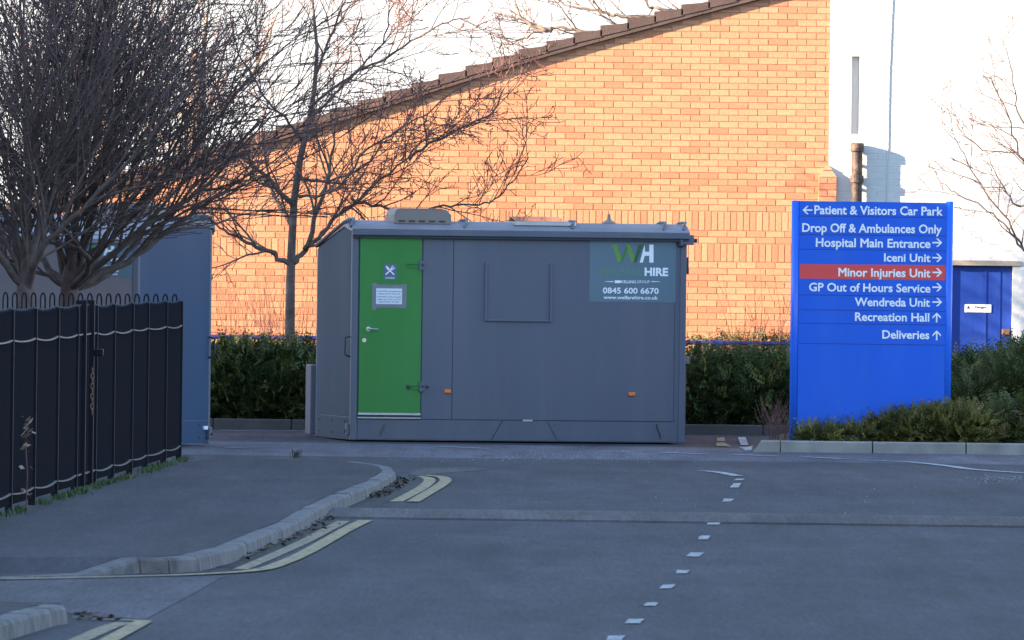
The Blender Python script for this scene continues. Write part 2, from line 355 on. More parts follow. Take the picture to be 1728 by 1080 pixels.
def gutter(pxs, wid, z=.0025):
    mb = MB(); P_ = gp(pxs, KH); Q_ = [Vector((p.x, p.y, 0)) for p in P_]; vs = []
    for i, q in enumerate(Q_): vs += [q + Vector((-.05, 0, z)), q + Vector((wid * R.uniform(.7, 1.3), R.uniform(-.2, .2), z))]
    mb.add(vs, [(2 * i, 2 * i + 1, 2 * i + 3, 2 * i + 2) for i in range(len(Q_) - 1)]); return struct(mb.build("road_surface", M['gutter']))
gutter([(672, 793), (640, 813), (600, 829), (575, 840)], .30)
gutter([(548, 853), (530, 862), (500, 880), (470, 892), (440, 904), (415, 915), (390, 925), (362, 932)], .20)
# --- near-left pavement corner
P = [G(-220, 1118, KH), G(-40, 1062, KH), G(40, 1040, KH), G(88, 1026, KH), G(112, 1022, KH), G(98, 1019.5, KH), G(60, 1019, KH), G(-160, 1019, KH)]
I = offset_path(P, .14)
if I[1].x > P[1].x: I = offset_path(P, -.14)
mb = MB(); kerbrun(mb, P, I, .6); struct(mb.build("kerb", M['kerb']))
mb = MB(); mb.add([Vector((p.x, p.y, KH - .003)) for p in I], [tuple(range(len(I)))]); struct(mb.build("pavement", M['pavement']))

# --- yellow lines
def stripe(name, pxs, wid, m, z=.005, dz=0):
    mb = MB(); ribbon(mb, gp(pxs), wid, z); return struct(mb.build(name, m))
Y = "road_line"
stripe(Y, [(668, 847), (694, 834), (716, 821), (725, 811), (718, 806), (704, 804)], .11, M['yellow'])
stripe(Y, [(697, 848), (722, 833), (742, 821), (752, 812), (744, 806), (716, 803)], .11, M['yellow'], .009)
stripe(Y, [(580, 880), (545, 898), (515, 914), (480, 930), (448, 944), (405, 962)], .10, M['oldyellow'])
stripe(Y, [(617, 879.5), (585, 895), (552, 914), (516, 934), (478, 951), (432, 964), (330, 971), (190, 975), (0, 979), (-160, 982)], .11, M['yellow'], .009)
stripe(Y, [(110, 1092), (145, 1076), (182, 1060), (212, 1051)], .11, M['oldyellow'])
stripe(Y, [(170, 1090), (205, 1071), (234, 1055), (240, 1050), (210, 1048), (130, 1046)], .10, M['yellow'], .009)
stripe(Y, [(1190, 759.5), (1230, 761), (1275, 763.5), (1400, 765.6), (1560, 768), (1800, 772)], .10, M['oldyellow'])
# --- white lines
W_ = "road_line"
for seg in ([(1115, 764), (1190, 767)], [(1235, 767.5), (1310, 770.5)], [(1355, 771.5), (1425, 775)], [(735, 753.5), (822, 757.5)], [(382, 756), (440, 755)], [(1010, 762), (1065, 763)]):
    stripe(W_, seg, .16, M['white'], .006)
stripe(W_, [(1450, 777), (1530, 780), (1600, 787), (1645, 793), (1760, 801)], .14, M['white'], .006)
stripe(W_, [(1185, 795), (1215, 798), (1245, 804)], .12, M['white'], .006)
stripe(W_, [(1180, 738), (1152, 739.5), (1100, 741)], .07, M['white'], .05)
mb = MB(); ribbon(mb, [D(372, 735, 132.0), D(450, 734, 132.4), D(530, 731, 132.9)], .09, .048); struct(mb.build(W_, M['white']))
for (x, y, ww, hh) in ((1206, 883.5, 22, 7), (1189, 908, 19, 8), (1173, 937, 25, 8), (1151, 966, 21, 7), (1126, 991, 22, 8), (1098, 1021, 21, 7), (1070, 1049.5, 27, 9), (1038, 1078, 30, 9), (1228, 845, 18, 6), (1242, 820, 16, 9), (1247, 810, 16, 3)):
    ww *= .92; hh *= .82
    q = gp([(x - ww / 2 - 3, y + hh / 2), (x + ww / 2 - 3, y + hh / 2), (x + ww / 2 + 3, y - hh / 2), (x - ww / 2 + 2, y - hh / 2)])
    z = .006
    mb = MB(); nq = []
    for i in range(4):                                       # slightly ragged outline
        for t in (0, .33, .66): 
            p = q[i].lerp(q[(i + 1) % 4], t); nq.append(Vector((p.x + R.uniform(-.007, .007), p.y + R.uniform(-.04, .04), z)))
    mb.add(nq, [tuple(range(12))]); struct(mb.build("road_marking", M['white']))
def flat(name, pxs, m, z):
    mb = MB(); mb.add([Vector((p.x, p.y, z)) for p in gp(pxs)], [tuple(range(len(pxs)))]); return struct(mb.build(name, m))
def flat_t(name, pxs, m, dz):
    mb = MB(); mb.add([Gt(*q) + Vector((0, 0, dz)) for q in pxs], [tuple(range(len(pxs)))]); return struct(mb.build(name, m))
flat("road_marking", [(1246, 755), (1262, 755), (1270, 753.5), (1268, 761), (1258, 761.5), (1252, 757)], M['white'], .007)
flat_t("road_marking", [(1245, 739), (1258, 739), (1263, 752.5), (1250, 752.5)], M['white'], .010)
flat_t("road_marking", [(1210, 740), (1222, 739), (1224, 746), (1210, 746)], M['oldyellow'], .010)
flat_t("road_marking", [(1209, 748), (1223, 748), (1234, 755), (1209, 754)], M['oldyellow'], .010)
# darker relaid patch of asphalt in the driveway mouth, and the fresh one in front
flat("road_surface", [(-160, 984), (380, 972), (330, 1000), (245, 1046), (120, 1040), (100, 1019), (-160, 1017)], M['patch'], .003)
flat("road_surface", [(690, 797), (720, 790), (790, 788), (830, 792), (760, 798), (700, 803)], M['hump'], .003)

# ------------------------------------------------------------------ brick building
YW = 137.5
def wallx(px): return D(px, 300, YW).x
XB = D(1398, 250, YW).x                     # right end of the brick gable
roofpx = [(-900, 615), (0, 350), (400, 236), (630, 165), (767, 121), (958, 62), (1199, -2), (1398, -54)]
roofline = [(D(x, y, YW).x, D(x, y, YW).z) for x, y in roofpx]
def roofz(x):
    for (xa, za), (xb, zb) in zip(roofline, roofline[1:]):
        if x <= xb: return za + (zb - za) * (x - xa) / (xb - xa)
    return roofline[-1][1]
XL = roofline[0][0]
bb = empty("brick_building", (0, YW, 0))
tag(bb, "orange brick building with a sloping tiled verge behind the grey cabin", "building")
PER = .2325; CH = .0775; MJ = .009
mb = MB()
step = .17                                  # wall body (mortar plane), a hair behind the brick faces
tp = [(x, roofz(x) - step) for x, _ in roofline[1:]]
mb.prism([(XL, .006, 0)] + [(XB, .006, 0)] + [(XB, .006, roofline[-1][1] - step)] + [(x, .006, roofz(x) - step) for x, _ in roofline[-2::-1]], (0, .3, 0))
mb.build("wall_core", M['mortar'], bb)
mb = MB()
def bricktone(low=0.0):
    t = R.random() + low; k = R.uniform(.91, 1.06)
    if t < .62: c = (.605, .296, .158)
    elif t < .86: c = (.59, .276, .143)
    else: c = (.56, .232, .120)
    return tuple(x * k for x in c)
def brick(x0, x1, z0, z1, y=0.0):
    mb.cur = bricktone(.30 if z0 < 2.9 + R.uniform(-.6, .6) else 0.0); e = .0025  # lower courses picked redder: dimmer light there put into the brick colour
    b = len(mb.v); a = R.uniform(-.0012, .0012)
    V = [(x0, .0065, z0), (x1, .0065, z0), (x1, .0065, z1), (x0, .0065, z1), (x0 + e, a, z0 + e), (x1 - e, a, z0 + e), (x1 - e, a, z1 - e), (x0 + e, a, z1 - e)]
    mb.add([(p[0], p[1] + y, p[2]) for p in V], [(4, 5, 6, 7), (0, 1, 5, 4), (1, 2, 6, 5), (2, 3, 7, 6), (3, 0, 4, 7)])
z = D(864, 352, YW).z; ztopS = z
# stack of courses going up and down from the upper soldier band
rows = []
def soldier(z0, h): rows.append(('s', z0, h))
zc = ztopS
hS = .2325
soldier(zc - hS, hS); zc -= hS
for k in range(2): rows.append(('b', zc - CH, CH)); zc -= CH
soldier(zc - hS + .01, hS - .01); zc -= hS - .01
while zc > .0: rows.append(('b', zc - CH, CH)); zc -= CH
zc = ztopS
while zc < 6: rows.append(('b', zc, CH)); zc += CH
xmin = -9.5
for ri, (kind, z0, h) in enumerate(rows):
    if z0 < -.05: continue
    z0 = max(z0, 0.0) if z0 < 0 else z0
    per = PER if kind == 'b' else .0775
    off = (PER / 2 if int(round((z0 - ztopS) / CH)) % 2 else 0) + R.uniform(-.004, .004)
    x = xmin + off
    while x < XB:
        x0, x1 = x + MJ / 2, min(x + per - MJ / 2, XB)
        zt = z0 + h - MJ
        lim = min(roofz(x0), roofz(x1)) - step
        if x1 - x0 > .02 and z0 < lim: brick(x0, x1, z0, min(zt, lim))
        x += per
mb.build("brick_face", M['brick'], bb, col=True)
# corner pier with a pyramid cap
mb = MB(); xp0, xp1 = D(1381, 330, YW).x, D(1411, 330, YW).x; zp = D(1396, 297, YW).z
mb.box(xp0 + .004, xp1 - .004, -.095, .05, 0, zp); pier = mb.build("pier", M['mortar'], bb)
mb = MB(); z0 = 0.02; i = 0
while z0 + CH <= zp + .02:
    if i % 2: cells = [(xp0, (xp0 + xp1) / 2 - .004), ((xp0 + xp1) / 2 + .004, xp1)]
    else: cells = [(xp0, xp1)]
    for (u0, u1) in cells:
        mb.cur = tuple(c * f for c, f in zip(bricktone(), (1, .86, .9))); mb.bbox(u0, u1, -.103, .049, z0, z0 + CH - .009, .003)
    z0 += CH; i += 1
zt = z0
mb.cur = (.55, .25, .14)
for (u, zz0, zz1, inset) in ((0, zt, zt + .075, .05), (.05, zt + .083, zt + .15, .055)):
    A = [(xp0 + u, -.103 + u * .8, zz0), (xp1 - u, -.103 + u * .8, zz0), (xp1 - u, .049, zz0), (xp0 + u, .049, zz0)]
    B = [(xp0 + u + inset, -.103 + u * .8 + inset, zz1), (xp1 - u - inset, -.103 + u * .8 + inset, zz1), (xp1 - u - inset, .049, zz1), (xp0 + u + inset, .049, zz1)]
    mb.add(A + B, [(3, 2, 1, 0), (4, 5, 6, 7), (0, 1, 5, 4), (1, 2, 6, 5), (2, 3, 7, 6), (3, 0, 4, 7)])
mb.build("pier_brick", M['brick'], pier, col=True)
# roof: slab plus stepped verge tiles and undercloak
mb = MB()
th = .08
mb.prism([(x, -.03, z - .10) for x, z in roofline] + [(x, -.03, z - .02) for x, z in reversed(roofline)], (0, 14, 0))
rf = mb.build("roof", M['tile'], bb)
mb = MB(); g = 0.325; x = XL
while x < XB - .05:
    xe = min(x + g, XB); z0, z1 = roofz(x), roofz(xe); t = .052; jz = R.uniform(-.004, .004)
    sl_ = (z1 - z0)
    # each tile tail sits over the one below: tilted flatter than the roof
    lo0, lo1 = z0 - .105 + jz, z1 - .105 + jz - .012
    P = [(x, -.075, lo0), (xe + .02, -.075, lo1 + .006), (xe + .02, -.075, z1 - .03 + jz), (x, -.075, z0 + .028 + jz)]
    mb.prism(P, (0, .36, 0))
    x = xe
mb.build("verge_tile", M['tile'], rf)
mb = MB(); x = XL
while x < XB - .05:
    xe = min(x + .62, XB)
    mb.prism([(x + .004, -.066, roofz(x) - .160), (xe, -.066, roofz(xe) - .160), (xe, -.066, roofz(xe) - .112), (x + .004, -.066, roofz(x) - .112)], (0, .073, 0)); x = xe
mb.build("undercloak", M['tile'], rf)

# ------------------------------------------------------------------ white painted block with blue door
wb = empty("white_building", (0, YW, 0)); tag(wb, "tall white painted brick building with a blue door and a cable down its wall", "building")
XR = 16.0; ZT = 9.0; yf = -.012
dx0, dx1 = D(1590, 500, YW).x, D(1708, 500, YW).x; dz1 = D(1650, 448, YW).z
sx0, sx1 = D(1437, 150, YW).x, D(1450, 150, YW).x; sz0, sz1 = D(1440, 226, YW).z, D(1440, 95, YW).z
mb = MB()
XS = [XB + .003, sx0, sx1, dx0, dx1, XR]; ZS = [0, dz1, sz0, sz1, ZT]
def cell(x0, x1, z0, z1): mb.box(x0, x1, yf, .30, z0, z1)
cell(XS[0], sx0, 0, ZT); cell(sx0, sx1, 0, sz0); cell(sx0, sx1, sz1, ZT); cell(sx1, dx0, 0, ZT); cell(dx0, dx1, dz1 + .06, ZT); cell(dx1, XR, 0, ZT)
mb.box(sx0, sx1, .07, .28, sz0, sz1)
mb.box(XB + .003, XR, .30, 14, 0, ZT - .01)
ww = mb.build("wall", M['whitewall'], wb)
# faint brick courses under the paint: shallow joints as real relief
mb = MB(); z0 = .0
i = 0
while z0 < 5.2:
    x = XB + .01 + (i % 2) * PER / 2
    while x < 6.6:
        x0, x1 = x, min(x + PER - .006, 6.6)
        ok = not (x1 > sx0 - .002 and x0 < sx1 + .002 and z0 + CH > sz0 and z0 < sz1) and not (x1 > dx0 - .03 and x0 < dx1 + .03 and z0 < dz1 + .14)
        if ok: 
            j = R.uniform(-.0012, .0008); y1 = yf - .0022 + j * .5
            mb.add([(x0, yf, z0), (x1, yf, z0), (x1, yf, z0 + CH - .006), (x0, yf, z0 + CH - .006), (x0 + .003, y1, z0 + .003), (x1 - .003, y1, z0 + .003), (x1 - .003, y1, z0 + CH - .009), (x0 + .003, y1, z0 + CH - .009)],
                   [(4, 5, 6, 7), (0, 1, 5, 4), (1, 2, 6, 5), (2, 3, 7, 6), (3, 0, 4, 7)])
        x += PER
    z0 += CH; i += 1
mb.build("painted_brick", M['whitewall'], ww)
mb = MB(); mb.box(dx0 - .0, dx1 + .10, yf - .02, .2, dz1, dz1 + .058); mb.build("lintel", M['lintel'], wb)
mb = MB(); mb.bbox(dx0 + .003, dx1 - .003, .06, .11, .0, dz1 - .004, .004)
for q in (.62, .82): 
    xx = dx0 + (dx1 - dx0) * q; mb.box(xx - .012, xx + .012, .052, .0605, .05, dz1 - .01)
dr = mb.build("door", M['bluedoor'], wb)
def on_wall(px, py, yy): 
    p = D(px, py, YW + yy); return p - Vector((0, YW, 0))
p0 = on_wall(1628, 527, .06); p1 = on_wall(1673, 514, .06)
mb = MB(); mb.bbox(p0.x, p1.x, .050, .0595, p0.z, p1.z, .004); mb.build("notice", M['paper'], dr)
mb = MB(); ex, ez, en = Vector((1, 0, 0)), Vector((0, 0, 1)), Vector((0, -1, 0))
put_text(mb, "Danger", on_wall(1645, 520, .06).x, on_wall(1665, 520, .06).x, on_wall(1640, 520, .06).z, .028, Vector((0, .049, 0)), ex, ez, en, .001)
pt = on_wall(1634, 519, .06); mb.prism([(pt.x - .02, .049, pt.z - .012), (pt.x + .02, .049, pt.z - .012), (pt.x, .049, pt.z + .024)], (0, -.0015, 0)); mb.build("lettering", M['ink'], dr)
p = on_wall(1699, 558, .03); mb = MB(); mb.bbox(p.x - .06, p.x + .04, -.0, .06, p.z - .05, p.z + .02, .01); mb.build("latch", M['rust'], dr)
# cable running down the white wall
mb = MB(); pts = []
for px, py in ((1507, -20), (1505, 20), (1503, 70), (1500, 140), (1499, 200), (1498, 260), (1497, 330), (1496, 420), (1495, 600)):
    p = D(px, py, YW - .02); pts.append((p.x, yf - .009, p.z))
mb.tube(pts, .005, 5); mb.build("cable", M['whitewall'], wb)
# iron pipe
pb = D(1446, 300, YW - .11)
pipe = empty("drain_pipe", (pb.x, YW - .12, 0)); tag(pipe, "short rusty iron pipe stub standing against the white wall", "pipe")
zt = D(1446, 249, YW).z; zcol = D(1446, 303, YW).z
mb = MB(); mb.tube([(0, 0, 0), (0, 0, zt)], .064, 20); mb.build("pipe_shaft", M['iron'], pipe)
for zz, hh in ((zt - .045, .10), (zcol - .035, .085), (.9, .085)):
    mb = MB(); mb.tube([(0, 0, zz - .012), (0, 0, zz), (0, 0, zz + hh - .012), (0, 0, zz + hh)], [.066, .082, .082, .07], 20); mb.build("collar", M['iron'], pipe)
for zz in (zt - .22, zcol - .12, .8):
    mb = MB(); mb.box(-.02, .02, .05, .105, zz, zz + .03); mb.build("bracket", M['iron'], pipe)

# ------------------------------------------------------------------ block added outside the frame on the left, end splayed to shade the junction
hb = empty("shade_block", (-25, 0, 0)); tag(hb, "long unseen buff block added left of the road to throw the shade", "building")
mb = MB(); mb.prism([(-6, 30, 0), (0, 30, 0), (0, 127.1, 0), (-6, 125.15, 0)], (0, 0, 10.8)); hw = mb.build("wall", M['render'], hb)
mb = MB(); mb.prism([(-6.3, 29.7, 10.804), (.3, 29.7, 10.804), (.3, 127.45, 10.804), (-6.3, 125.3, 10.804)], (0, 0, .3)); mb.build("roof", M['tile'], hb)
for fl in (1.0, 4.0, 7.0):
    for k in range(13):
        mb = MB(); y0 = 34 + k * 7; mb.box(-.05, .02, y0, y0 + 2.2, fl, fl + 1.4); mb.build("window", M['glass'], hb)

# ------------------------------------------------------------------ the welfare cabins
UW, UH, UL = 2.35, 2.36, 3.82
def make_cabin(name, label, loc, rz, rear_logo=False):
    u = empty(name, loc, rz); tag(u, label, "cabin")
    B = lambda: MB()
    # body: mono-pitch box, high on the door side
    mb = B(); sec = [(0, .02), (0, UH), (.06, UH + .015), (.5, UH + .065), (UW, 2.195), (UW, .02)]
    mb.prism([(0.0, y, z) for y, z in sec], (UL, 0, 0)); mb.build("body", M['unit'], u)
    mb = B(); mb.prism([(-.006, .045, .28), (-.006, UW - .03, .28), (-.006, UW - .03, 2.19), (-.006, .5, UH + .06), (-.006, .045, UH + .005)], (.008, 0, 0)); es = mb.build("end_sheet", M['skyend' if rear_logo else 'unitend'], u)
    mb = B(); mb.prism([(-.010, .045, .03), (-.010, UW - .03, .03), (-.010, UW - .03, .268), (-.010, .045, .268)], (.012, 0, 0)); mb.build("end_skirt", M['skyend' if rear_logo else 'unitend'], u)
    # corner posts
    for xx in (-.012, UL - .065):
        mb = B(); mb.bbox(xx, xx + .075, -.014, .055, .015, UH - .01, .012); mb.build("corner_post", M['unit'], u)
    mb = B(); mb.bbox(-.014, .05, UW - .05, UW + .012, .015, 2.17, .012); mb.build("corner_post", M['unit'], u)
    mb = B(); mb.bbox(UL - .05, UL + .014, UW - .05, UW + .012, .015, 2.17, .012); mb.build("corner_post", M['unit'], u)
    # roof: sheet with turned-down eave and raised cross ribs
    mb = B(); rs = [(-.075, UH + .035), (-.05, UH + .052), (.02, UH + .085), (.16, UH + .125), (.5, UH + .135), (UW + .03, 2.235), (UW + .03, 2.19), (.5, UH + .06), (.05, UH + .012), (-.05, UH + .012)]
    mb.prism([(-.02, y, z) for y, z in rs], (UL + .05, 0, 0)); rf = mb.build("roof", M['roof'], u)
    mb = B(); mb.bbox(-.02, UL + .03, -.082, -.045, UH - .035, UH + .03, .008); mb.build("eave_trim", M['unit'], rf)
    mb = B(); mb.box(-.015, UL + .02, -.058, -.001, UH - .062, UH - .034); mb.build("gutter", M['seam'], rf)
    for xx in (.0, 1.29, 2.53, 3.58, UL - .01):
        mb = B(); mb.tube([(xx - .03, -.03, UH + .062), (xx, .05, UH + .12), (xx + .03, .13, UH + .15), (xx + .03, .5, UH + .15), (xx + .03, UW, 2.25)], .016, 6); mb.build("roof_rib", M['unit'], rf)
    # end verge trim
    mb = B(); mb.tube([(-.02, .02, UH + .06), (-.02, .10, UH + .125), (-.02, .5, UH + .11), (-.02, UW + .02, 2.20)], .022, 6); mb.build("verge_trim", M['unitend'], rf)
    # front sheets with open joints
    mb = B()
    for x0, x1, z0, z1 in ((.80, 1.145, .26, 2.29), (1.153, UL - .125, .26, 2.29)):
        mb.bbox(x0, x1, -.007, .004, z0, z1, .003)
    sh = mb.build("side_sheet", M['unit'], u)
    mb = B(); mb.prism([(.075, -.008, .03), (1.60, -.008, .03), (1.725, -.008, .25), (.075, -.008, .25)], (0, .012, 0))
    mb.prism([(1.612, -.008, .03), (2.36, -.008, .03), (2.235, -.008, .25), (1.737, -.008, .25)], (0, .012, 0))
    mb.prism([(2.372, -.008, .03), (UL - .08, -.008, .03), (UL - .08, -.008, .25), (2.247, -.008, .25)], (0, .012, 0))
    sk = mb.build("skirt", M['unit'], u)
    mb = B()
    for x0, x1, z0, z1 in ((1.145, 1.153, .25, 2.3), (UL - .127, UL - .118, .03, 2.3), (1.153, UL - .14, .25, .259), (.075, 1.145, .25, .256)):
        mb.box(x0, x1, -.0035, .003, z0, z1)
    mb.prism([(1.598, -.0035, .03), (1.610, -.0035, .03), (1.735, -.0035, .25), (1.723, -.0035, .25)], (0, .004, 0))
    mb.prism([(2.362, -.0035, .03), (2.374, -.0035, .03), (2.249, -.0035, .25), (2.237, -.0035, .25)], (0, .004, 0))
    mb.build("panel_joint", M['seam'], u)
    mb = B()
    for xx, zz in [(1.20, .215), (1.20, .10), (1.43, .215), (1.47, .215), (1.51, .215), (1.44, .09), (2.30, .215), (2.36, .215), (2.42, .215), (2.44, .09), (2.78, .215), (3.38, .215), (3.45, .10), (3.60, .09)]:
        mb = B(); mb.tube([(xx, -.013, zz), (xx, -.006, zz)], [.008, .010], 10); mb.build("rivet", M['unit'], sk)
    # scrapes on the skirt and a wire toggle
    mb = B(); mb.tube([(.385, -.016, .20), (.37, -.02, .17), (.345, -.02, .12), (.33, -.018, .07)], .006, 6); mb.build("toggle", M['rust'], sk)
    mb = B(); mb.tube([(3.50, -.016, .23), (3.515, -.02, .17), (3.54, -.02, .12), (3.55, -.018, .06)], .006, 6); mb.build("toggle", M['darksteel'], sk)
    # door
    mb = B(); mb.box(.066, .797, -.004, .004, .285, 2.318); mb.build("door_seal", M['seam'], u)
    mb = B(); mb.bbox(.078, .786, -.016, .002, .315, 2.308, .004); dr = mb.build("door", M['green'], u)
    mb = B(); mb.bbox(.074, .79, -.022, -.004, .300, .326, .003); mb.bbox(.07, .79, -.026, -.004, .262, .276, .003); mb.build("threshold", M['alu'], dr)
    def at(px, py): # photo position on the door side, in cabin coordinates (first cabin)
        p = onplane(px, py, P1, N1); return I1 @ p
    ex, ez, en = Vector((1, 0, 0)), Vector((0, 0, 1)), Vector((0, -1, 0))
    h = at(621, 555); mb = B(); mb.tube([(h.x, -.016, h.z), (h.x, -.024, h.z)], .026, 18); mb.tube([(h.x, -.02, h.z), (h.x, -.065, h.z), (h.x + .02, -.072, h.z), (h.x + .105, -.072, h.z - .004)], .010, 10); mb.build("handle", M['steel'], dr)
    h = at(614, 574); mb = B(); mb.tube([(h.x, -.016, h.z), (h.x, -.024, h.z)], .024, 18); mb.tube([(h.x, -.024, h.z), (h.x, -.03, h.z)], .010, 10); mb.build("lock", M['steel'], dr)
    for py in (448, 653):
        h = at(707, py); mb = B()
        for dz in (-.028, .012): mb.bbox(h.x - .15, h.x - .005, -.026, -.014, h.z + dz, h.z + dz + .016, .003)
        mb.bbox(h.x - .15, h.x - .06, -.024, -.014, h.z - .006, h.z + .006, .002)
        hg = mb.build("hinge", M['green'], dr)
        mb = B(); mb.bbox(h.x - .008, h.x + .055, -.036, -.006, h.z - .05, h.z - .014, .006); mb.bbox(h.x - .008, h.x + .055, -.036, -.006, h.z + .012, h.z + .05, .006); mb.tube([(h.x + .01, -.03, h.z - .055), (h.x + .01, -.03, h.z + .055)], .012, 10); mb.build("hinge_bracket", M['unit'], u)
    for px in (689, 721):
        h = at(px, 653); mb = B(); mb.tube([(h.x, -.018, h.z), (h.x, -.045, h.z)], [.024, .018] if px == 689 else [.016, .012], 14); mb.build("stay_knob", M['darksteel'], dr if px == 689 else u)
    # pictogram sticker
    a, b = at(646, 472), at(669, 446); mb = B(); mb.box(a.x, b.x, -.0195, -.0155, a.z, b.z); st = mb.build("canteen_sticker", M['bluevinyl'], dr)
    mb = B(); cx, cz = (a.x + b.x) / 2, (a.z + b.z) / 2 + .015; Q = lambda x, z: (cx + x, -.0197, cz + z)
    def strip(p, q, wd, wd2=None):
        p, q = Vector(p), Vector(q); d = (q - p).normalized(); n = Vector((-d.z, 0, d.x)); w2 = wd if wd2 is None else wd2
        mb.prism([p - n * wd, q - n * w2, q + n * w2, p + n * wd], (0, -.0015, 0))
    strip(Q(.048, -.045), Q(-.012, .012), .007); strip(Q(-.012, .012), Q(-.045, .050), .014, .009)
    mb2v = -.002
    strip(Q(-.048, -.045), Q(.016, .016), .0065)
    strip(Q(.010, .010), Q(.028, .028), .013)
    for k in (-1, 0, 1):
        o = Vector((.012 * k, 0, -.012 * k)); strip(Vector(Q(.026, .026)) + o, Vector(Q(.046, .046)) + o, .0035)
    put_text(mb, "CANTEEN", cx - .052, cx + .052, a.z + .012, .018, Vector((0, -.0195, 0)), ex, ez, en, .0012)
    mb.build("pictogram", M['vwhite'], dr)
    # taped notice
    a, b = at(628, 521), at(685, 479); mb = B()
    mb.box(a.x + .02, b.x, -.0180, -.0155, a.z + .015, b.z - .012); mb.box(a.x - .004, a.x + .045, -.0188, -.0181, a.z - .012, b.z + .006); mb.box(b.x - .06, b.x + .006, -.0195, -.0181, a.z + .008, b.z - .004)
    tp = mb.build("tape_frame", M['tape'], dr)
    a, b = at(634, 513), at(678, 487); mb = B(); mb.box(a.x, b.x, -.0225, -.0196, a.z, b.z); mb.build("notice", M['paper'], dr)
    mb = B()
    for k, (tx, m0) in enumerate((("If this POD is occupied then", .02), ("please try the next one", .05), ("If this POD is also occupied", .02), ("please sit in your car and", .04), ("call 07766 471261", .08))):
        zz = b.z - .038 - k * .0285 - (.006 if k > 1 else 0)
        put_text(mb, tx, a.x + m0 * (b.x - a.x) + .008, b.x - m0 * (b.x - a.x) - .008, zz, .0135, Vector((0, -.0225, 0)), ex, ez, en, .001)
    mb.build("lettering", M['ink'], dr)
    # window hatch frame
    a, b = at(817, 542), at(932, 444); mb = B()
    mb.bbox(a.x, a.x + .026, -.03, -.006, a.z, b.z, .004); mb.bbox(b.x - .026, b.x, -.03, -.006, a.z, b.z, .004); mb.bbox(a.x + .027, b.x - .027, -.03, -.006, a.z, a.z + .020, .004)
    mb.build("hatch_frame", M['unit'], u)
    # markers, plates
    for px, py in ((755, 660), (1066, 665)):
        h = at(px, py); mb = B(); mb.bbox(h.x - .038, h.x + .038, -.028, -.006, h.z - .020, h.z + .020, .005); mb.build("side_marker", M['orange'], u)
    h = at(890, 709.5); mb = B(); mb.box(h.x - .055, h.x + .055, -.012, -.0075, h.z - .008, h.z + .008); mb.build("maker_plate", M['alu'], u)
    # right-hand end fittings
    mb = B(); mb.bbox(UL - .06, UL + .085, -.05, .06, UH - .10, UH + .012, .01); mb.build("end_cap", M['unit'], u)
    mb = B(); mb.tube([(UL + .08, 0, UH - .05), (UL + .125, 0, UH - .05)], .022, 12); mb.build("buffer", M['darksteel'], u)
    h = at(1150, 408); mb = B(); mb.bbox(h.x - .045, h.x + .02, -.05, -.013, h.z - .06, h.z + .045, .008); lk = mb.build("latch", M['darksteel'], u)
    mb = B(); mb.bbox(h.x - .02, h.x + .006, -.06, -.049, h.z - .04, h.z + .03, .005); mb.build("latch_lever", M['unit'], lk)
    mb = B(); mb.bbox(UL + .008, UL + .04, .02, .06, 1.93, 2.12, .006); mb.build("hinge", M['darksteel'], u)
    mb = B(); mb.bbox(UL + .01, UL + .085, .15, .30, .91, 1.0, .006); mb.build("junction_box", M['acgrey'], u)
    mb = B(); mb.bbox(UL + .005, UL + .03, .04, .10, .05, .9, .008); mb.build("door_bar", M['darksteel'], u)
    # nose end fittings
    mb = B(); mb.tube([(-.012, .06, 1.18), (-.07, .05, 1.17), (-.075, .05, 1.0), (-.06, .05, .97), (-.012, .06, .955)], .011, 8); mb.build("grab_handle", M['darksteel'], es)
    mb = B(); mb.bbox(-.05, -.008, .02, .11, .07, .20, .008); mb.build("tie_down", M['unit'], es)
    mb = B(); mb.tube([(-.054, .065, .12), (-.066, .065, .12)], .014, 10); mb.build("bolt", M['darksteel'], es)
    mb = B()
    for yy in (.35, 1.2, 2.1):
        for zz in (.09, .22): mb = B(); mb.tube([(-.022, yy, zz), (-.008, yy, zz)], [.009, .012], 8); mb.build("rivet", M['unitend'], es)
    mb = B(); mb.bbox(-.075, .02, UW + .02, UW + .35, .04, .84, .015); mb.build("jack_plate", M['unit'], u)
    # roof furniture
    a, b = at(667, 381), at(763, 357)
    mb = B(); z0 = UH + .115; wd = b.x - a.x; sec = [(a.x, z0), (b.x, z0), (b.x, z0 + .10), (b.x - .05, z0 + .155), (b.x - .09, z0 + .165), (a.x + .05, z0 + .165), (a.x + .015, z0 + .145), (a.x, z0 + .10)]
    mb.prism([(x, .28, z) for x, z in sec], (0, .55, 0), Matrix.Translation((0, -.22, -.012))); ac = mb.build("air_conditioner", M['acgrey'], u)
    mb = B()
    for k in range(5): mb = B(); mb.box(a.x + .05 + k * .115, a.x + .12 + k * .115, .054, .061, z0 + .006, z0 + .024); mb.build("vent_slot", M['darksteel'], ac)
    mb = B()
    for k in range(16): mb.box(a.x + .06 + k * .031, a.x + .075 + k * .031, .055, .60, z0 + .152, z0 + .160)
    mb.build("cooling_fin", M['acgrey'], ac)
    a, b = at(868, 383), at(965, 371)
    mb = B(); mb.bbox(a.x, b.x, .03, .60, UH + .095, UH + .14, .006); sky_ = mb.build("skylight", M['alu'], u)
    mb = B(); mb.prism([(a.x + .03, .05, UH + .139), (b.x - .02, .05, UH + .139), (b.x - .05, .58, UH + .195), (a.x + .06, .58, UH + .195)], (0, 0, .006)); mb.prism([(a.x + .03, .58, UH + .135), (b.x - .03, .58, UH + .135), (b.x - .05, .58, UH + .195), (a.x + .06, .58, UH + .195)], (0, .012, 0)); mb.build("skylight_pane", M['panelglass'], sky_)
    mb = B(); mb.bbox(b.x + .005, b.x + .06, .05, .10, UH + .095, UH + .135, .005); mb.build("catch", M['steel'], sky_)
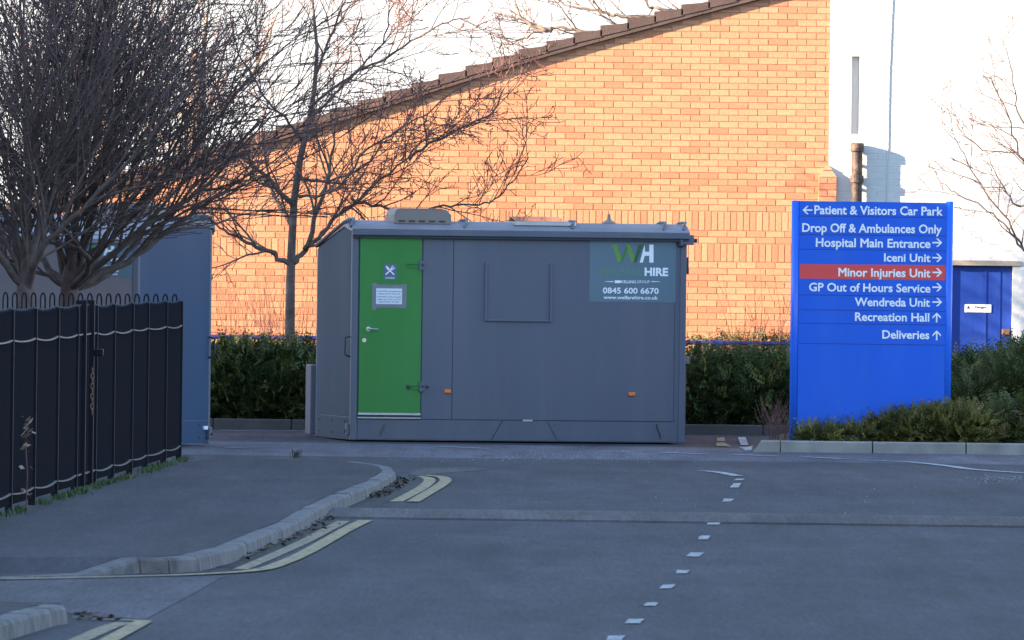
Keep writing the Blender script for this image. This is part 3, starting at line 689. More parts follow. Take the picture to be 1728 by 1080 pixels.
    h = at(1036, 379); mb = B(); mb.tube([(h.x, .3, UH + .13), (h.x, .3, UH + .145), (h.x, .3, UH + .17), (h.x, .3, UH + .19), (h.x, .3, UH + .235), (h.x, .3, UH + .24)], [.085, .075, .03, .02, .017, .008], 14); mb.build("roof_vent", M['acgrey'], rf, smooth=False)
    # advertising panel(s)
    def advert(org, exv, env, parent, ez=Vector((0, 0, 1))):
        mb = B()
        def pr(p2, d0, d1, m=mb):
            m.prism([org + exv * x + ez * z + env * d0 for x, z in p2], env * (d1 - d0))
        A, Bq = at(994, 509), at(1141, 404)
        pr([(A.x, A.z), (Bq.x, A.z), (Bq.x, Bq.z), (A.x, Bq.z)], .0075, .0095); pn = mb.build("advert_panel", M['logopanel'], parent)
        def zz(x, y): q = at(980 + x / 7.715, 390 + y / 7.715); return (q.x, q.z)
        for nm, m, polys, dd in (("emblem_stroke", 'wgreen', [[(400, 175), (465, 175), (545, 408), (480, 408)], [(575, 175), (640, 175), (720, 408), (655, 408)]], .0105),
                             ("emblem_stroke", 'wgreen2', [[(508, 408), (545, 408), (612, 215), (582, 180)]], .0115),
                             ("emblem_stroke", 'wgreen3', [[(683, 408), (720, 408), (815, 175), (750, 175)]], .0115)):
            mb = B()
            for pl in polys: pr([zz(*q) for q in pl], .0096, dd, mb)
            mb.build(nm, M[m], pn)
        mb = B()
        for pl in ([(828, 178), (765, 410), (806, 410), (830, 322)], [(828, 178), (830, 322), (890, 322), (890, 268), (836, 268)], [(890, 175), (945, 175), (945, 410), (890, 410)]): pr([zz(*q) for q in pl], .0096, .0108, mb)
        mb.build("emblem_letter", M['vwhite'], pn)
        def tx(mb, s, x0, x1, yb, yt, bold):
            (u0, zb), (u1, _), (_, ztp) = zz(x0, yb), zz(x1, yb), zz((x0 + x1) / 2, yt)
            put_text(mb, s, u0, u1, zb, ztp - zb, org + env * .0096, exv, ez, env, .001, bold)
        mb = B(); tx(mb, "WELFARE", 215, 800, 572, 482, .035); mb.build("lettering", M['ghostgreen'], pn)
        mb = B(); tx(mb, "HIRE", 828, 1135, 578, 482, .04); tx(mb, "KELLING", 525, 715, 676, 642, .02); tx(mb, "GROUP", 728, 895, 676, 642, .0)
        tx(mb, "0845 600 6670", 285, 1012, 808, 740, .022); tx(mb, "www.welfarehire.co.uk", 295, 1002, 882, 843, .02)
        for pl in ([(310, 655), (420, 650), (420, 663), (310, 659)], [(918, 650), (1030, 655), (1030, 659), (918, 663)], [(440, 640), (515, 640), (525, 658), (515, 677), (440, 677)]): pr([zz(*q) for q in pl], .0096, .0108, mb)
        mb.build("lettering", M['vwhite'], pn)
    advert(Vector((0, 0, 0)), Vector((1, 0, 0)), Vector((0, -1, 0)), u)
    if rear_logo:
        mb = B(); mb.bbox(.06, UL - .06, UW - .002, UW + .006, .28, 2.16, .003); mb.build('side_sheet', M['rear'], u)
        advert(Vector((3.02, UW, 1.03)), Vector((-.8, 0, 0)), Vector((0, 1, 0)), u, Vector((0, 0, .5)))
        mb = B(); mb.bbox(-.03, -.008, .10, .22, .17, .21, .004); mb.build("tail_plate", M['vwhite'], u)
    return u
g1 = G(592, 745); TH1 = radians(10.5)
MW = Matrix.Translation((g1.x, g1.y, 0)) @ Matrix.Rotation(TH1, 4, 'Z')
P1 = MW @ Vector((0, 0, 0)); N1 = (MW.to_3x3() @ Vector((0, -1, 0))); I1 = MW.inverted()
make_cabin("site_cabin", "slate grey site cabin with bright green door facing the road", (g1.x, g1.y, 0), TH1)
c2 = G(352, 751)
make_cabin("site_cabin", "blue grey site cabin behind the black fence, its blank end showing", (c2.x, c2.y, 0), radians(162), True)

# ------------------------------------------------------------------ hospital direction sign
YS = 125.0
sg = empty("direction_sign", (0, YS, 0)); tag(sg, "large blue hospital direction sign with white lettering and one red band", "sign")
def S(px, py, y=0): p = D(px, py, YS + y); return Vector((p.x, y, p.z))
mb = MB(); a, b = S(1346, 735), S(1598, 341)
cor = [S(1345, 736), S(1592, 739), S(1598.5, 342.5), S(1349, 339)]
mb.prism([Vector((c.x, -.03, c.z)) for c in cor], (0, .06, 0)); board = mb.build("board", M['signblue'], sg)
for (t0, t1, bt0, bt1) in ((1336, 1350, 1331, 1346), (1596.5, 1609, 1591, 1603)):
    A0, A1, C0, C1 = S(t0, 337 if t0 < 1400 else 340), S(t1, 340), S(bt0, 744), S(bt1, 744)
    top = (A0 + A1) / 2; bot = (C0 + C1) / 2; bot.z = .05; r = (A1.x - A0.x) / 2
    mb = MB(); mb.tube([bot, bot.lerp(top, .5), Vector((top.x, 0, top.z))], r, 24); mb.build("post", M['postblue'], sg, smooth=True)
mb = MB(); c = [S(1349.5, 470), S(1594.5, 473), S(1594.8, 447.5), S(1349.8, 445.5)]; mb.prism([Vector((q.x, -.032, q.z)) for q in c], (0, .004, 0)); mb.build("red_band", M['signred'], board)
mb = MB()
for y in (365, 396, 421, 498, 523, 546, 580):
    p, q = S(1348, y), S(1596, y + 3); mb.prism([Vector((p.x, -.0312, p.z)), Vector((q.x, -.0312, q.z)), Vector((q.x, -.0312, q.z + .007)), Vector((p.x, -.0312, p.z + .007))], (0, .003, 0))
mb.build("panel_joint", M['signline'], board)
ex = (S(1590, 400) - S(1350, 397)); ex.normalize(); ez = Vector((0, 0, 1)); en = Vector((0, -1, 0))
rowsT = [("Patient & Visitors Car Park", 1374, 1591, 361, 347, 'l'), ("Drop Off & Ambulances Only", 1353.5, 1589, 391, 377, None), ("Hospital Main Entrance", 1376.5, 1570, 416, 402, 'r'), ("Iceni Unit", 1491.5, 1570, 441, 428, 'r'),
         ("Minor Injuries Unit", 1414.5, 1570, 466, 452.5, 'r'), ("GP Out of Hours Service", 1365, 1570, 491, 477.5, 'r'), ("Wendreda Unit", 1442, 1569, 516, 502.5, 'r'), ("Recreation Hall", 1442.5, 1568, 541, 527.5, 'u'), ("Deliveries", 1488.5, 1568, 571, 557.5, 'u')]
for tx, x0, x1, yb, yt, arrow in rowsT:
    mb = MB(); ym = lambda x: 0.0
    A = S(x0, yb - .012 * (1480 - x0) * 0); Bq = S(x1, yb)
    capz = S(1480, yt).z - S(1480, yb).z
    base = S(x0, yb)
    put_text(mb, tx, 0, (Bq.x - A.x), 0, capz, Vector((A.x, -.0325, base.z - .0)), Vector((1, 0, 0)), ez, en, .003, .024)
    if arrow:
        cxp = {'l': 1362.5, 'r': 1581.5, 'u': 1580.5}[arrow]; cy = (yb + yt) / 2 + .5
        if arrow == 'u': cy += 1
        o = S(cxp, cy); rot = {'l': pi, 'r': 0, 'u': pi / 2}[arrow]
        def q(x, z): return Vector((o.x + cos(rot) * x - sin(rot) * z, -.0328, o.z + sin(rot) * x + cos(rot) * z))
        L_, w_, hd = .054, .0085, .046
        mb.prism([q(-L_, -w_), q(L_ * .86, -w_), q(L_ * .86, w_), q(-L_, w_)], (0, -.0026, 0))
        for s_ in (1, -1):
            pts = [q(L_, 0), q(L_ - hd, s_ * hd), q(L_ - hd - .022, s_ * hd), q(L_ - .022, 0)]
            mb.prism(pts if s_ > 0 else pts[::-1], (0, -.0029, 0))
    mb.build("lettering", M['vwhite'], board)

# ------------------------------------------------------------------ planting bed with kerb on the right
kb = [G(1272, 764), G(1330, 764.6), G(1500, 766.5), G(1728, 769.4), G(2000, 773)]
mb = MB(); y0 = kb[0].y; x = kb[0].x
stones = [(G(1272, 763).x, G(1316, 763).x), (G(1318, 763).x, G(1472, 765).x), (G(1474, 765).x, G(1630, 767).x), (G(1632, 767).x, G(1790, 769).x), (G(1792, 769).x, G(1950, 769).x)]
yk = 124.35
for i, (u0, u1) in enumerate(stones):
    pts = [(u0 + (.06 if i == 0 else 0), yk - .0, .125), (u1, yk, .125)]
    A = [Vector((u0, yk, -.02)), Vector((u1, yk, -.02)), Vector((u1, yk, .11)), Vector((u0 + (.08 if i == 0 else 0), yk, .11)), Vector((u0 + (.09 if i == 0 else 0), yk + .02, .125)), Vector((u1, yk + .02, .125)),
         Vector((u1, yk + .16, .125)), Vector((u0 + (.09 if i == 0 else 0), yk + .16, .125)), Vector((u1, yk + .16, -.02)), Vector((u0, yk + .16, -.02))]
    mb.add(A, [(0, 1, 2, 3), (3, 2, 5, 4), (4, 5, 6, 7), (7, 6, 8, 9), (0, 3, 4, 7, 9), (1, 8, 6, 5, 2), (0, 9, 8, 1)])
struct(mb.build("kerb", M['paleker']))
mb = MB(); nx, ny = 24, 26
bx0, bx1, by0, by1 = stones[0][0] + .19, 14.0, yk + .16, 137.45
mb.add([(bx0 + (bx1 - bx0) * i / nx, by0 + (by1 - by0) * j / ny, (.0 if i == 0 else .09) + .03 * noise.noise((i * .7, j * .9, 0))) for j in range(ny + 1) for i in range(nx + 1)], [(j * (nx + 1) + i, j * (nx + 1) + i + 1, (j + 1) * (nx + 1) + i + 1, (j + 1) * (nx + 1) + i) for j in range(ny) for i in range(nx)])
struct(mb.build("bed_ground", M['soil']))
# long bed behind the cabins
yb0 = 133.2
mb = MB()
for k in range(14): mb.bbox(-9 + k * .92, -9 + k * .92 + .912, yb0, yb0 + .13, -.02, .17, .012)
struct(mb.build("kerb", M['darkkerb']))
mb = MB(); mb.add([(-9, yb0 + .13, .14), (3.3, yb0 + .13, .14), (3.3, YW, .16), (-9, YW, .16)], [(0, 1, 2, 3)]); struct(mb.build("bed_ground", M['soil']))

# ------------------------------------------------------------------ yew hedges and shrubs
def spray(mb, p, d, ln, lc, nl):
    """one evergreen spray: short curved stem carrying paired narrow leaves"""
    d = d.normalized(); side = d.cross(Vector((0, 0, 1)))
    if side.length < .1: side = Vector((1, 0, 0))
    side.normalize(); q = Quaternion(d, R.uniform(0, 2 * pi)); side = q @ side
    up = side.cross(d)
    for k in range(nl):
        t = (k + .5) / nl; c = p + d * ln * t + up * (-.25 * ln * t * t)
        for s_ in (1, -1):
            ll = lc * (1.15 - .6 * t) * R.uniform(.75, 1.2); wd = ll * .27
            ld = (side * s_ + d * .7 + up * R.uniform(-.3, .5)).normalized(); wv = ld.cross(up).normalized() * wd
            mb.add([c - wv * .6, c + ld * ll * .55 - wv, c + ld * ll, c + ld * ll * .55 + wv], [(0, 1, 2, 3)])
def shrub(name, label, blobs, n, pal, group=None, lc=.065, ln=.24, nl=6, droop=.15, stems=True, core=None):
    """blobs: (centre, radii); sprays sit through the outer shell of the union"""
    base = Vector((blobs[0][0][0], blobs[0][0][1], .08))
    root = empty(name, base); tag(root, label, "shrub", group)
    mb = MB(); vol = [b[1][0] * b[1][1] * b[1][2] for b in blobs]
    wts = [v ** .67 for v in vol]
    for _ in range(n):
        c, r = R.choices(blobs, wts)[0]
        d = Vector((R.gauss(0, 1), R.gauss(0, 1), R.gauss(0, 1))).normalized()
        rr = R.random() ** .35; lump = 1 + .22 * noise.noise(Vector((d.x * 2.2 + c[0], d.y * 2.2, d.z * 2.2 + c[2])))
        p = Vector((c[0] + d.x * r[0] * rr * lump, c[1] + d.y * r[1] * rr * lump, c[2] + d.z * r[2] * rr * lump))
        if p.z < .12: continue
        out = Vector((d.x, d.y, d.z * .8 + .45 - droop)) + Vector((R.gauss(0, .4), R.gauss(0, .4), R.gauss(0, .35)))
        col = R.choices([q[1] for q in pal], [q[0] for q in pal])[0]; k = R.uniform(.75, 1.25)
        mb.cur = tuple(x * k for x in col)
        spray(mb, p - base, out, ln * R.uniform(.6, 1.25), lc, nl)
    mb.build("foliage", M['leaf'], root, col=True)
    if stems:
        mb = MB()
        for c, r in blobs:
            for k in range(7):
                a = R.uniform(0, 2 * pi); p0 = Vector((c[0] + R.uniform(-.3, .3) * r[0], c[1] + R.uniform(-.2, .2) * r[1], .06)); p1 = Vector((c[0] + cos(a) * r[0] * .6, c[1] + sin(a) * r[1] * .6, c[2] + r[2] * R.uniform(0, .6)))
                mid = p0.lerp(p1, .5) + Vector((R.uniform(-.08, .08), R.uniform(-.08, .08), .05)); mb.tube([p0 - base, mid - base, p1 - base], [.02, .014, .007], 5)
        mb.build("stems", M['bark'], root)
    return root
yew = [(4, (.038, .060, .019)), (3, (.066, .088, .025)), (1.6, (.135, .14, .038)), (.3, (.16, .12, .06))]
yewlit = [(3, (.05, .066, .020)), (3, (.085, .10, .026)), (2.2, (.11, .12, .035)), (.5, (.15, .11, .05))]
jun = [(2, (.055, .065, .020)), (3, (.11, .115, .030)), (3, (.20, .18, .045)), (.8, (.22, .16, .06))]
def at_depth(px, py, y): return D(px, py, y)
def B3(px, py, y, rx, ry, rz):
    p = D(px, py, y); return ((p.x, p.y, p.z), (rx, ry, rz))
shrub("yew_hedge", "dark clipped yew hedge filling the gap between the two cabins", [B3(395, 655, 134.15, .55, .7, .46), B3(470, 652, 134.15, .55, .7, .46), B3(330, 662, 134.15, .6, .7, .46), B3(545, 662, 134.15, .55, .7, .46), B3(435, 685, 134.05, .9, .65, .3), B3(440, 621, 134.25, 1.1, .5, .22)], 5200, yew)
shrub("yew_hedge", "dark yew hedge between the green-door cabin and the blue sign", [B3(1185, 660, 134.15, .55, .7, .40), B3(1250, 662, 134.15, .55, .7, .38), B3(1130, 668, 134.15, .5, .7, .4), B3(1310, 660, 134.15, .5, .7, .38), B3(1220, 695, 134.05, .8, .65, .25)], 4300, yew)
shrub("trailing_shrub", "thin brownish shrub growing along the blue rail between cabin and blue sign", [B3(1190, 588, 136.95, .45, .25, .12), B3(1260, 586, 136.95, .5, .25, .14), B3(1320, 588, 136.95, .4, .25, .12), B3(1225, 612, 136.1, .8, .25, .12)], 620, [(2, (.12, .11, .04)), (2, (.20, .15, .06)), (1, (.24, .13, .07))], lc=.05, ln=.16, nl=5)
shrub("juniper", "low spreading yellow-green juniper in front of the blue sign", [B3(1385, 737, 124.8, .26, .2, .06), B3(1445, 737, 124.8, .32, .22, .08), B3(1520, 727, 124.85, .32, .25, .16), B3(1580, 722, 124.85, .3, .25, .19), B3(1625, 725, 124.85, .4, .3, .18)], 2400, jun, lc=.042, ln=.18, nl=8, droop=.1)
shrub("juniper", "dark bushy juniper mound beside the right post of the blue sign", [B3(1650, 702, 126.3, .45, .6, .36), B3(1710, 680, 126.6, .55, .7, .48), B3(1770, 672, 126.8, .6, .7, .54), B3(1690, 725, 125.2, .5, .4, .2), B3(1760, 720, 125.2, .5, .4, .24)], 4200, yewlit, lc=.05, ln=.25, nl=8, droop=.1)
shrub("juniper", "tall dark shrub behind the sign in front of the blue door", [B3(1625, 660, 131, .45, .6, .36), B3(1690, 655, 131.3, .45, .6, .34), B3(1745, 640, 131.5, .5, .6, .40), B3(1660, 690, 130.6, .7, .6, .4), B3(1560, 680, 131, .6, .6, .4)], 4000, yew, lc=.055, ln=.22)

# ------------------------------------------------------------------ blue rail along the wall
rl = empty("rail", (0, 136.3, 0)); tag(rl, "long low blue tubular rail running along the foot of the brick wall", "rail")
za = D(450, 571, 136.3).z; zb_ = D(1240, 577, 136.3).z; zm = (za + zb_) / 2
mb = MB(); mb.tube([(-9, 0, zm), (3.6, 0, zm)], .027, 12); mb.build("tube", M['bluerail'], rl)
for px in (150, 300, 560, 800, 1010, 1211, 1330):
    x = D(px, 575, 136.3).x; mb = MB(); mb.tube([(x, 0, .1), (x, 0, zm)], .03, 12); mb.tube([(x - .06, 0, zm), (x + .06, 0, zm)], .04, 12); mb.build("post", M['bluerail'], rl)

# ------------------------------------------------------------------ black bow-top fence
FX0, FY0 = G(303, 775, KH).x, G(303, 775, KH).y
FX1, FY1 = G(0, 868, KH).x, G(0, 868, KH).y
fdir = Vector((FX1 - FX0, FY1 - FY0, 0)).normalized()
FH = 1.55
def fence_panel(mb_p, mb_r, p0, p1, h, base, sag=.02, bow=.03, pitch=.105):
    d = (p1 - p0); Ln = d.length; d.normalize(); n = Vector((-d.y, d.x, 0)); N_ = max(2, int(Ln / pitch / 2) * 2)
    def pos(t): return p0 + d * Ln * t + n * bow * 4 * t * (1 - t)
    zt = lambda t: base + h - .075 - sag * 4 * t * (1 - t)
    for i in range(N_):
        t = (i + .5) / N_
        if i % 2 == 0:
            t2 = (i + 1.5) / N_; a, b = pos(t), pos(t2); m = (a + b) / 2; pts = [Vector((a.x, a.y, base + .05)), Vector((a.x, a.y, zt(t)))]
            for k in range(1, 6):
                an = pi * k / 6; q = m - (b - a) / 2 * cos(an); pts.append(Vector((q.x, q.y, zt(t) + .058 * sin(an))))
            pts += [Vector((b.x, b.y, zt(t2))), Vector((b.x, b.y, base + .05))]
            mb_p.tube(pts, .0085, 5)
    for zz in (-.27, None):
        pts = []
        for k in range(9):
            t = k / 8; q = pos(t); z = (zt(t) - .19) if zz is not None else base + .13 - sag * 4 * t * (1 - t); pts.append((q, z))
        for (q0, z0), (q1, z1) in zip(pts, pts[1:]):
            V = [Vector((q.x, q.y, z + dz)) + n * s_ * .021 for q, z in ((q0, z0), (q1, z1)) for dz in (0, .010) for s_ in (-1, 1)]
            mb_r.add(V, [(0, 1, 5, 4), (2, 6, 7, 3), (0, 4, 6, 2), (1, 3, 7, 5)])
fn = empty("bow_top_fence", (FX0, FY0, KH)); tag(fn, "long black bow-top railing receding along the pavement edge", "fence")
off = Vector((FX0, FY0, KH))
postpx = [303, 277, 246, 220, 189, 159, 127, 94, 56, 17, -28, -78, -130]
K_ = (FX1 - FX0) / (FY1 - FY0)
def fence_at(px):
    # intersect the fence line with the vertical plane through this pixel column
    d = ray(px, 640); s_ = d.x / d.y; y = (FX0 - K_ * FY0) / (s_ - K_); return Vector((FX0 + K_ * (y - FY0), y, 0))
pp = [fence_at(p) - Vector((FX0, FY0, 0)) for p in postpx]
for i, p in enumerate(pp):
    mb = MB(); q = Vector((p.x, p.y, 0)); mb.bbox(q.x - .028, q.x + .028, q.y - .028, q.y + .028, -.05, FH - .03, .004); mb.build("post", M['fence'], fn)
for i in range(len(pp) - 1):
    if postpx[i] == 159:                       # gate leaf between two stout posts
        a, b = pp[i], pp[i + 1]; A = a.lerp(b, .30); Bq = a.lerp(b, .72)
        for q in (A, Bq): 
            mb = MB(); mb.bbox(q.x - .045, q.x + .045, q.y - .045, q.y + .045, -.05, FH + .02, .006); mb.build("gate_post", M['fence'], fn)
        mbp, mbr = MB(), MB(); fence_panel(mbp, mbr, a, A, FH, 0, .006, .0); fence_panel(mbp, mbr, A, Bq, FH, 0, .006, .0); fence_panel(mbp, mbr, Bq, b, FH, 0, .006, .0)
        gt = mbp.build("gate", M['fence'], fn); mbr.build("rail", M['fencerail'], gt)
        mb = MB(); q = A.lerp(Bq, .5)
        for k in range(9):
            z = .98 - k * .042; mb.tube([(q.x + .065 + .012 * cos(t) * (k % 2), q.y + .012 * cos(t) * ((k + 1) % 2), z + .026 * sin(t)) for t in [j * pi / 4 for j in range(9)]], .005, 5)
        mb.build("chain", M['rust'], gt)
        mb = MB(); mb.bbox(A.x + .045, A.x + .12, A.y - .06, A.y + .06, 1.10, 1.16, .01); mb.build("latch", M['fence'], gt)
        continue
    mbp, mbr = MB(), MB(); fence_panel(mbp, mbr, pp[i], pp[i + 1], FH, 0, R.uniform(.012, .024), R.uniform(.0, .01))
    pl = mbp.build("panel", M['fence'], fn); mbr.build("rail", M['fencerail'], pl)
# return fence, seen square on behind the long one
f2 = empty("bow_top_fence", (FX0, FY0 + .35, KH)); tag(f2, "short black bow-top railing behind, only its hoops showing over the long fence", "fence")
mbp, mbr = MB(), MB(); P0, P1_ = Vector((-.03, 0, 0)), Vector((-2.7, .9, 0)); fence_panel(mbp, mbr, P0, P1_, FH + .05, 0, .004, 0, .047)
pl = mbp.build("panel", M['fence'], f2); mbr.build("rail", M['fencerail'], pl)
mb = MB(); mb.bbox(P1_.x - .03, P1_.x + .03, P1_.y - .03, P1_.y + .03, -.05, FH, .004); mb.build("post", M['fence'], f2)

# weeds along the fence foot and kerb, leaf litter (uncountable)
def tufts(name, label, pts, hgt, pal, cat, per=10):
    mb = MB()
    for p in pts:
        for k in range(per):
            a = R.uniform(0, 2 * pi); ln = hgt * R.uniform(.4, 1.2); b = p + Vector((R.gauss(0, .03), R.gauss(0, .12), 0)); t = b + Vector((cos(a) * ln * .5, sin(a) * ln * .5, ln)); m_ = b.lerp(t, .5) + Vector((0, 0, ln * .12)); wv = Vector((-sin(a), cos(a), 0)) * .006
            mb.cur = tuple(x * R.uniform(.7, 1.3) for x in R.choice(pal)); mb.add([b - wv, b + wv, m_ + wv, t, m_ - wv], [(0, 1, 2, 3, 4)])
    o = mb.build(name, M['leaf'], col=True); tag(o, label, cat, kind="stuff"); return o
grn = [(.06, .10, .03), (.09, .12, .04), (.05, .08, .03)]
pts = []
for k in range(150):
    t = R.random(); q = Vector((FX0, FY0, KH)).lerp(Vector((FX1, FY1, KH)), t * 1.1); 
    if noise.noise((t * 14, 0, 3)) > -.12: pts.append(q + Vector((.05 + abs(R.gauss(0, .03)), 0, 0)))
tufts("weeds", "short green weeds and grass along the foot of the black fence", pts, .045, grn, "weeds")
pts = [G(542, 868) + Vector((R.gauss(0, .03), R.gauss(0, .35), 0)) for _ in range(9)] + [G(625, 836) + Vector((R.gauss(0, .02), R.gauss(0, .3), 0)) for _ in range(6)]
tufts("weeds", "small green weed tufts in the gutter against the left kerb", pts, .06, grn, "weeds")
pts = [G(505, 773, KH) + Vector((R.gauss(0, .04), 0, 0)) for _ in range(3)]
tufts("weeds", "dry dark weed sprigs on the far edge of the left pavement", pts, .08, [(.06, .05, .03)], "weeds", 6)
mb = MB()
def litter(px, py, n, sx, sy):
    for k in range(n):
        p = G(px + R.uniform(-1, 1) * sx, py + R.uniform(-1, 1) * sy); a = R.uniform(0, 2 * pi); s_ = R.uniform(.012, .032); tl = R.uniform(-.5, .5)
        u = Vector((cos(a), sin(a), tl)) * s_; v = Vector((-sin(a), cos(a), R.uniform(-.4, .4))) * s_ * .6; c = Vector((p.x, p.y, .014 + R.random() * .012))
        mb.cur = tuple(x * R.uniform(.6, 1.4) for x in R.choice([(.05, .035, .025), (.09, .06, .04), (.03, .025, .02), (.13, .09, .06)])); mb.add([c - u, c - v, c + u, c + v], [(0, 1, 2, 3)])
for t in range(40):
    f_ = t / 39; litter(685 - 55 * f_, 808 + 34 * f_, 15, 18, 3.5)
for t in range(40):
    f_ = t / 39; litter(560 - 150 * f_, 880 + 62 * f_, 6, 18, 7)
for t in range(12): litter(130 + t * 4, 1048 - t * .3, 6, 26, 5)
tag(mb.build("leaf_litter", M['dead'], col=True), "dark dead leaves and grit lying in the gutter along the left kerb", "leaf litter", kind="stuff")
mb = MB()
for (px, py, sx, sy, n) in ((1000, 770, 160, 9, 260), (1690, 808, 60, 7, 150), (820, 774, 160, 8, 90), (1200, 840, 420, 36, 40)):
    for k in range(n):
        p = G(px + R.gauss(0, .5) * sx, py + R.gauss(0, .5) * sy); s_ = R.uniform(.003, .008); mb.cur = tuple([R.uniform(.16, .36)] * 3)
        a = R.uniform(0, 6.3); zz = .004
        T = [p + Vector((cos(a + t) * s_, sin(a + t) * s_ * 3, zz)) for t in (0, 2.1, 4.2)] + [p + Vector((0, 0, zz + s_ * 1.1))]
        mb.add(T, [(0, 1, 3), (1, 2, 3), (2, 0, 3)])
tag(mb.build("gravel", M['dead'], col=True), "loose pale gravel chips scattered over the road junction", "gravel", kind="stuff")
# dried stem caught on the fence
mb = MB(); q0 = fence_at(33); base = Vector((q0.x + .06, q0.y, KH))
mb.cur = (.22, .12, .07)
o = empty("dead_weed", base); tag(o, "withered brown weed with curled leaves hanging on the black fence", "weed")
m2 = MB(); m2.tube([(0, 0, 0), (.01, 0, .25), (-.01, .05, .5), (.015, 0, .68)], .005, 5); m2.build("stem", M['twig2'], o)
for k in range(26):
    z = R.choice([.12, .3, .42, .5, .55, .6, .62, .66]) + R.gauss(0, .03); a = R.uniform(0, 2 * pi); s_ = R.uniform(.015, .04); c = Vector((R.gauss(0, .03), R.gauss(0, .05), z)); u = Vector((cos(a), sin(a), R.uniform(-1, 1))) * s_; v = Vector((-sin(a), cos(a), R.uniform(-1, 1))) * s_ * .7
    mb.cur = R.choice([(.20, .11, .07), (.30, .21, .15), (.14, .08, .05)]); mb.add([c - u, c - v, c + u, c + v], [(0, 1, 2, 3)])
mb.build("leaves", M['dead'], o, col=True)

# ------------------------------------------------------------------ bare trees
def grow(mbs, p, d, ln, r, lev, P):
    """recursive bare branch; mbs = [heavy wood, twigs]"""
    n = P['seg'][lev]; pts = [p]; rad = [r]; q = p.copy(); dd = d.normalized(); rt = P['taper'][lev]
    for i in range(n):
        wob = P['wob'][lev]
        dd = (dd + Vector((R.gauss(0, wob), R.gauss(0, wob), R.gauss(0, wob) + P['up'][lev]))).normalized()
        if 'zmin' in P: dd.z = max(dd.z, -.05 if q.z > P['zmin'] else .25); dd.normalize()
        q = q + dd * ln / n; pts.append(q.copy()); rad.append(max(r * (1 - (1 - rt) * (i + 1) / n), P['min']))
    mbs[0 if lev <= P['heavy'] else 1].tube(pts, rad, 7 if lev == 0 else (5 if lev <= P['heavy'] else 3), cap=lev == 0)
    if lev + 1 >= len(P['seg']): return
    k = P['kids'][lev]; k = int(k * ln / P['len'][lev] + R.random()) if P['len'][lev] else int(k)
    for j in range(max(1, k)):
        t = P['start'][lev] + (1 - P['start'][lev]) * (j + R.random()) / max(1, k); t = min(t, .995); f = t * n; i = int(f); c = pts[i].lerp(pts[min(i + 1, n)], f - i)
        ax = (pts[min(i + 1, n)] - pts[i]).normalized(); o = ax.orthogonal().normalized(); o = Quaternion(ax, R.uniform(0, 2 * pi)) @ o
        if P.get('flat'): o = (o + Vector((0, 0, P['flat'] * R.random()))).normalized()
        an = R.gauss(P['ang'][lev], P['ang'][lev] * .25); nd = ax * cos(an) + o * sin(an)
        nl = P['len'][lev + 1] * R.uniform(.5, 1.2) * (1 - .35 * t); nr = min((rad[i]) * P['rr'][lev], P['rmax'][lev + 1])
        grow(mbs, c, nd, nl, max(nr, P['min']), lev + 1, P)
    if P.get('cont') and lev < len(P['seg']) - 1:
        grow(mbs, pts[-1], dd, P['len'][lev + 1] * R.uniform(.7, 1.1), rad[-1], lev + 1, P)
def limb(mbs, pts, r0, r1, P, lev=1, kids=None, start=.2):
    """hand-placed limb through pts (Catmull-Rom), then side shoots"""
    V = [Vector(p) for p in pts]; Q = []
    for i in range(len(V) - 1):
        p0, p1, p2, p3 = V[max(i - 1, 0)], V[i], V[i + 1], V[min(i + 2, len(V) - 1)]
        for k in range(5):
            t = k / 5; Q.append(.5 * ((2 * p1) + (p2 - p0) * t + (2 * p0 - 5 * p1 + 4 * p2 - p3) * t * t + (3 * p1 - p0 - 3 * p2 + p3) * t ** 3) + Vector((R.gauss(0, .012), R.gauss(0, .012), R.gauss(0, .012))))
    Q.append(V[-1]); m = len(Q); rad = [r0 + (r1 - r0) * (i / (m - 1)) ** .8 for i in range(m)]
    mbs[0].tube(Q, rad, 7)
    L = sum((Q[i + 1] - Q[i]).length for i in range(m - 1)); k = kids if kids is not None else int(L * P['dens'])
    for j in range(k):
        t = start + (1 - start) * (j + R.random()) / k; f = min(t, .995) * (m - 1); i = int(f); c = Q[i].lerp(Q[min(i + 1, m - 1)], f - i)
        ax = (Q[min(i + 1, m - 1)] - Q[i]).normalized(); o = Quaternion(ax, R.uniform(0, 2 * pi)) @ ax.orthogonal().normalized()
        an = R.gauss(P['ang'][lev], P['ang'][lev] * .25); nd = ax * cos(an) + o * sin(an)
        grow(mbs, c, nd, P['len'][lev + 1] * R.uniform(.5, 1.25) * (1.1 - .4 * t), min(rad[i] * .6, P['rmax'][lev + 1]), lev + 1, P)
def tree(name, label, base, mk, bark, twig, cat="tree", group=None):
    o = empty(name, base); tag(o, label, cat, group); tr = MB(); br = MB(); tw = MB(); mk(tr, [br, tw], Vector(base))
    if tr.v: tr.build("trunk", bark, o, smooth=True)
    if br.v: br.build("branches", bark, o, smooth=True)
    if tw.v: tw.build("twigs", twig, o)
    return o

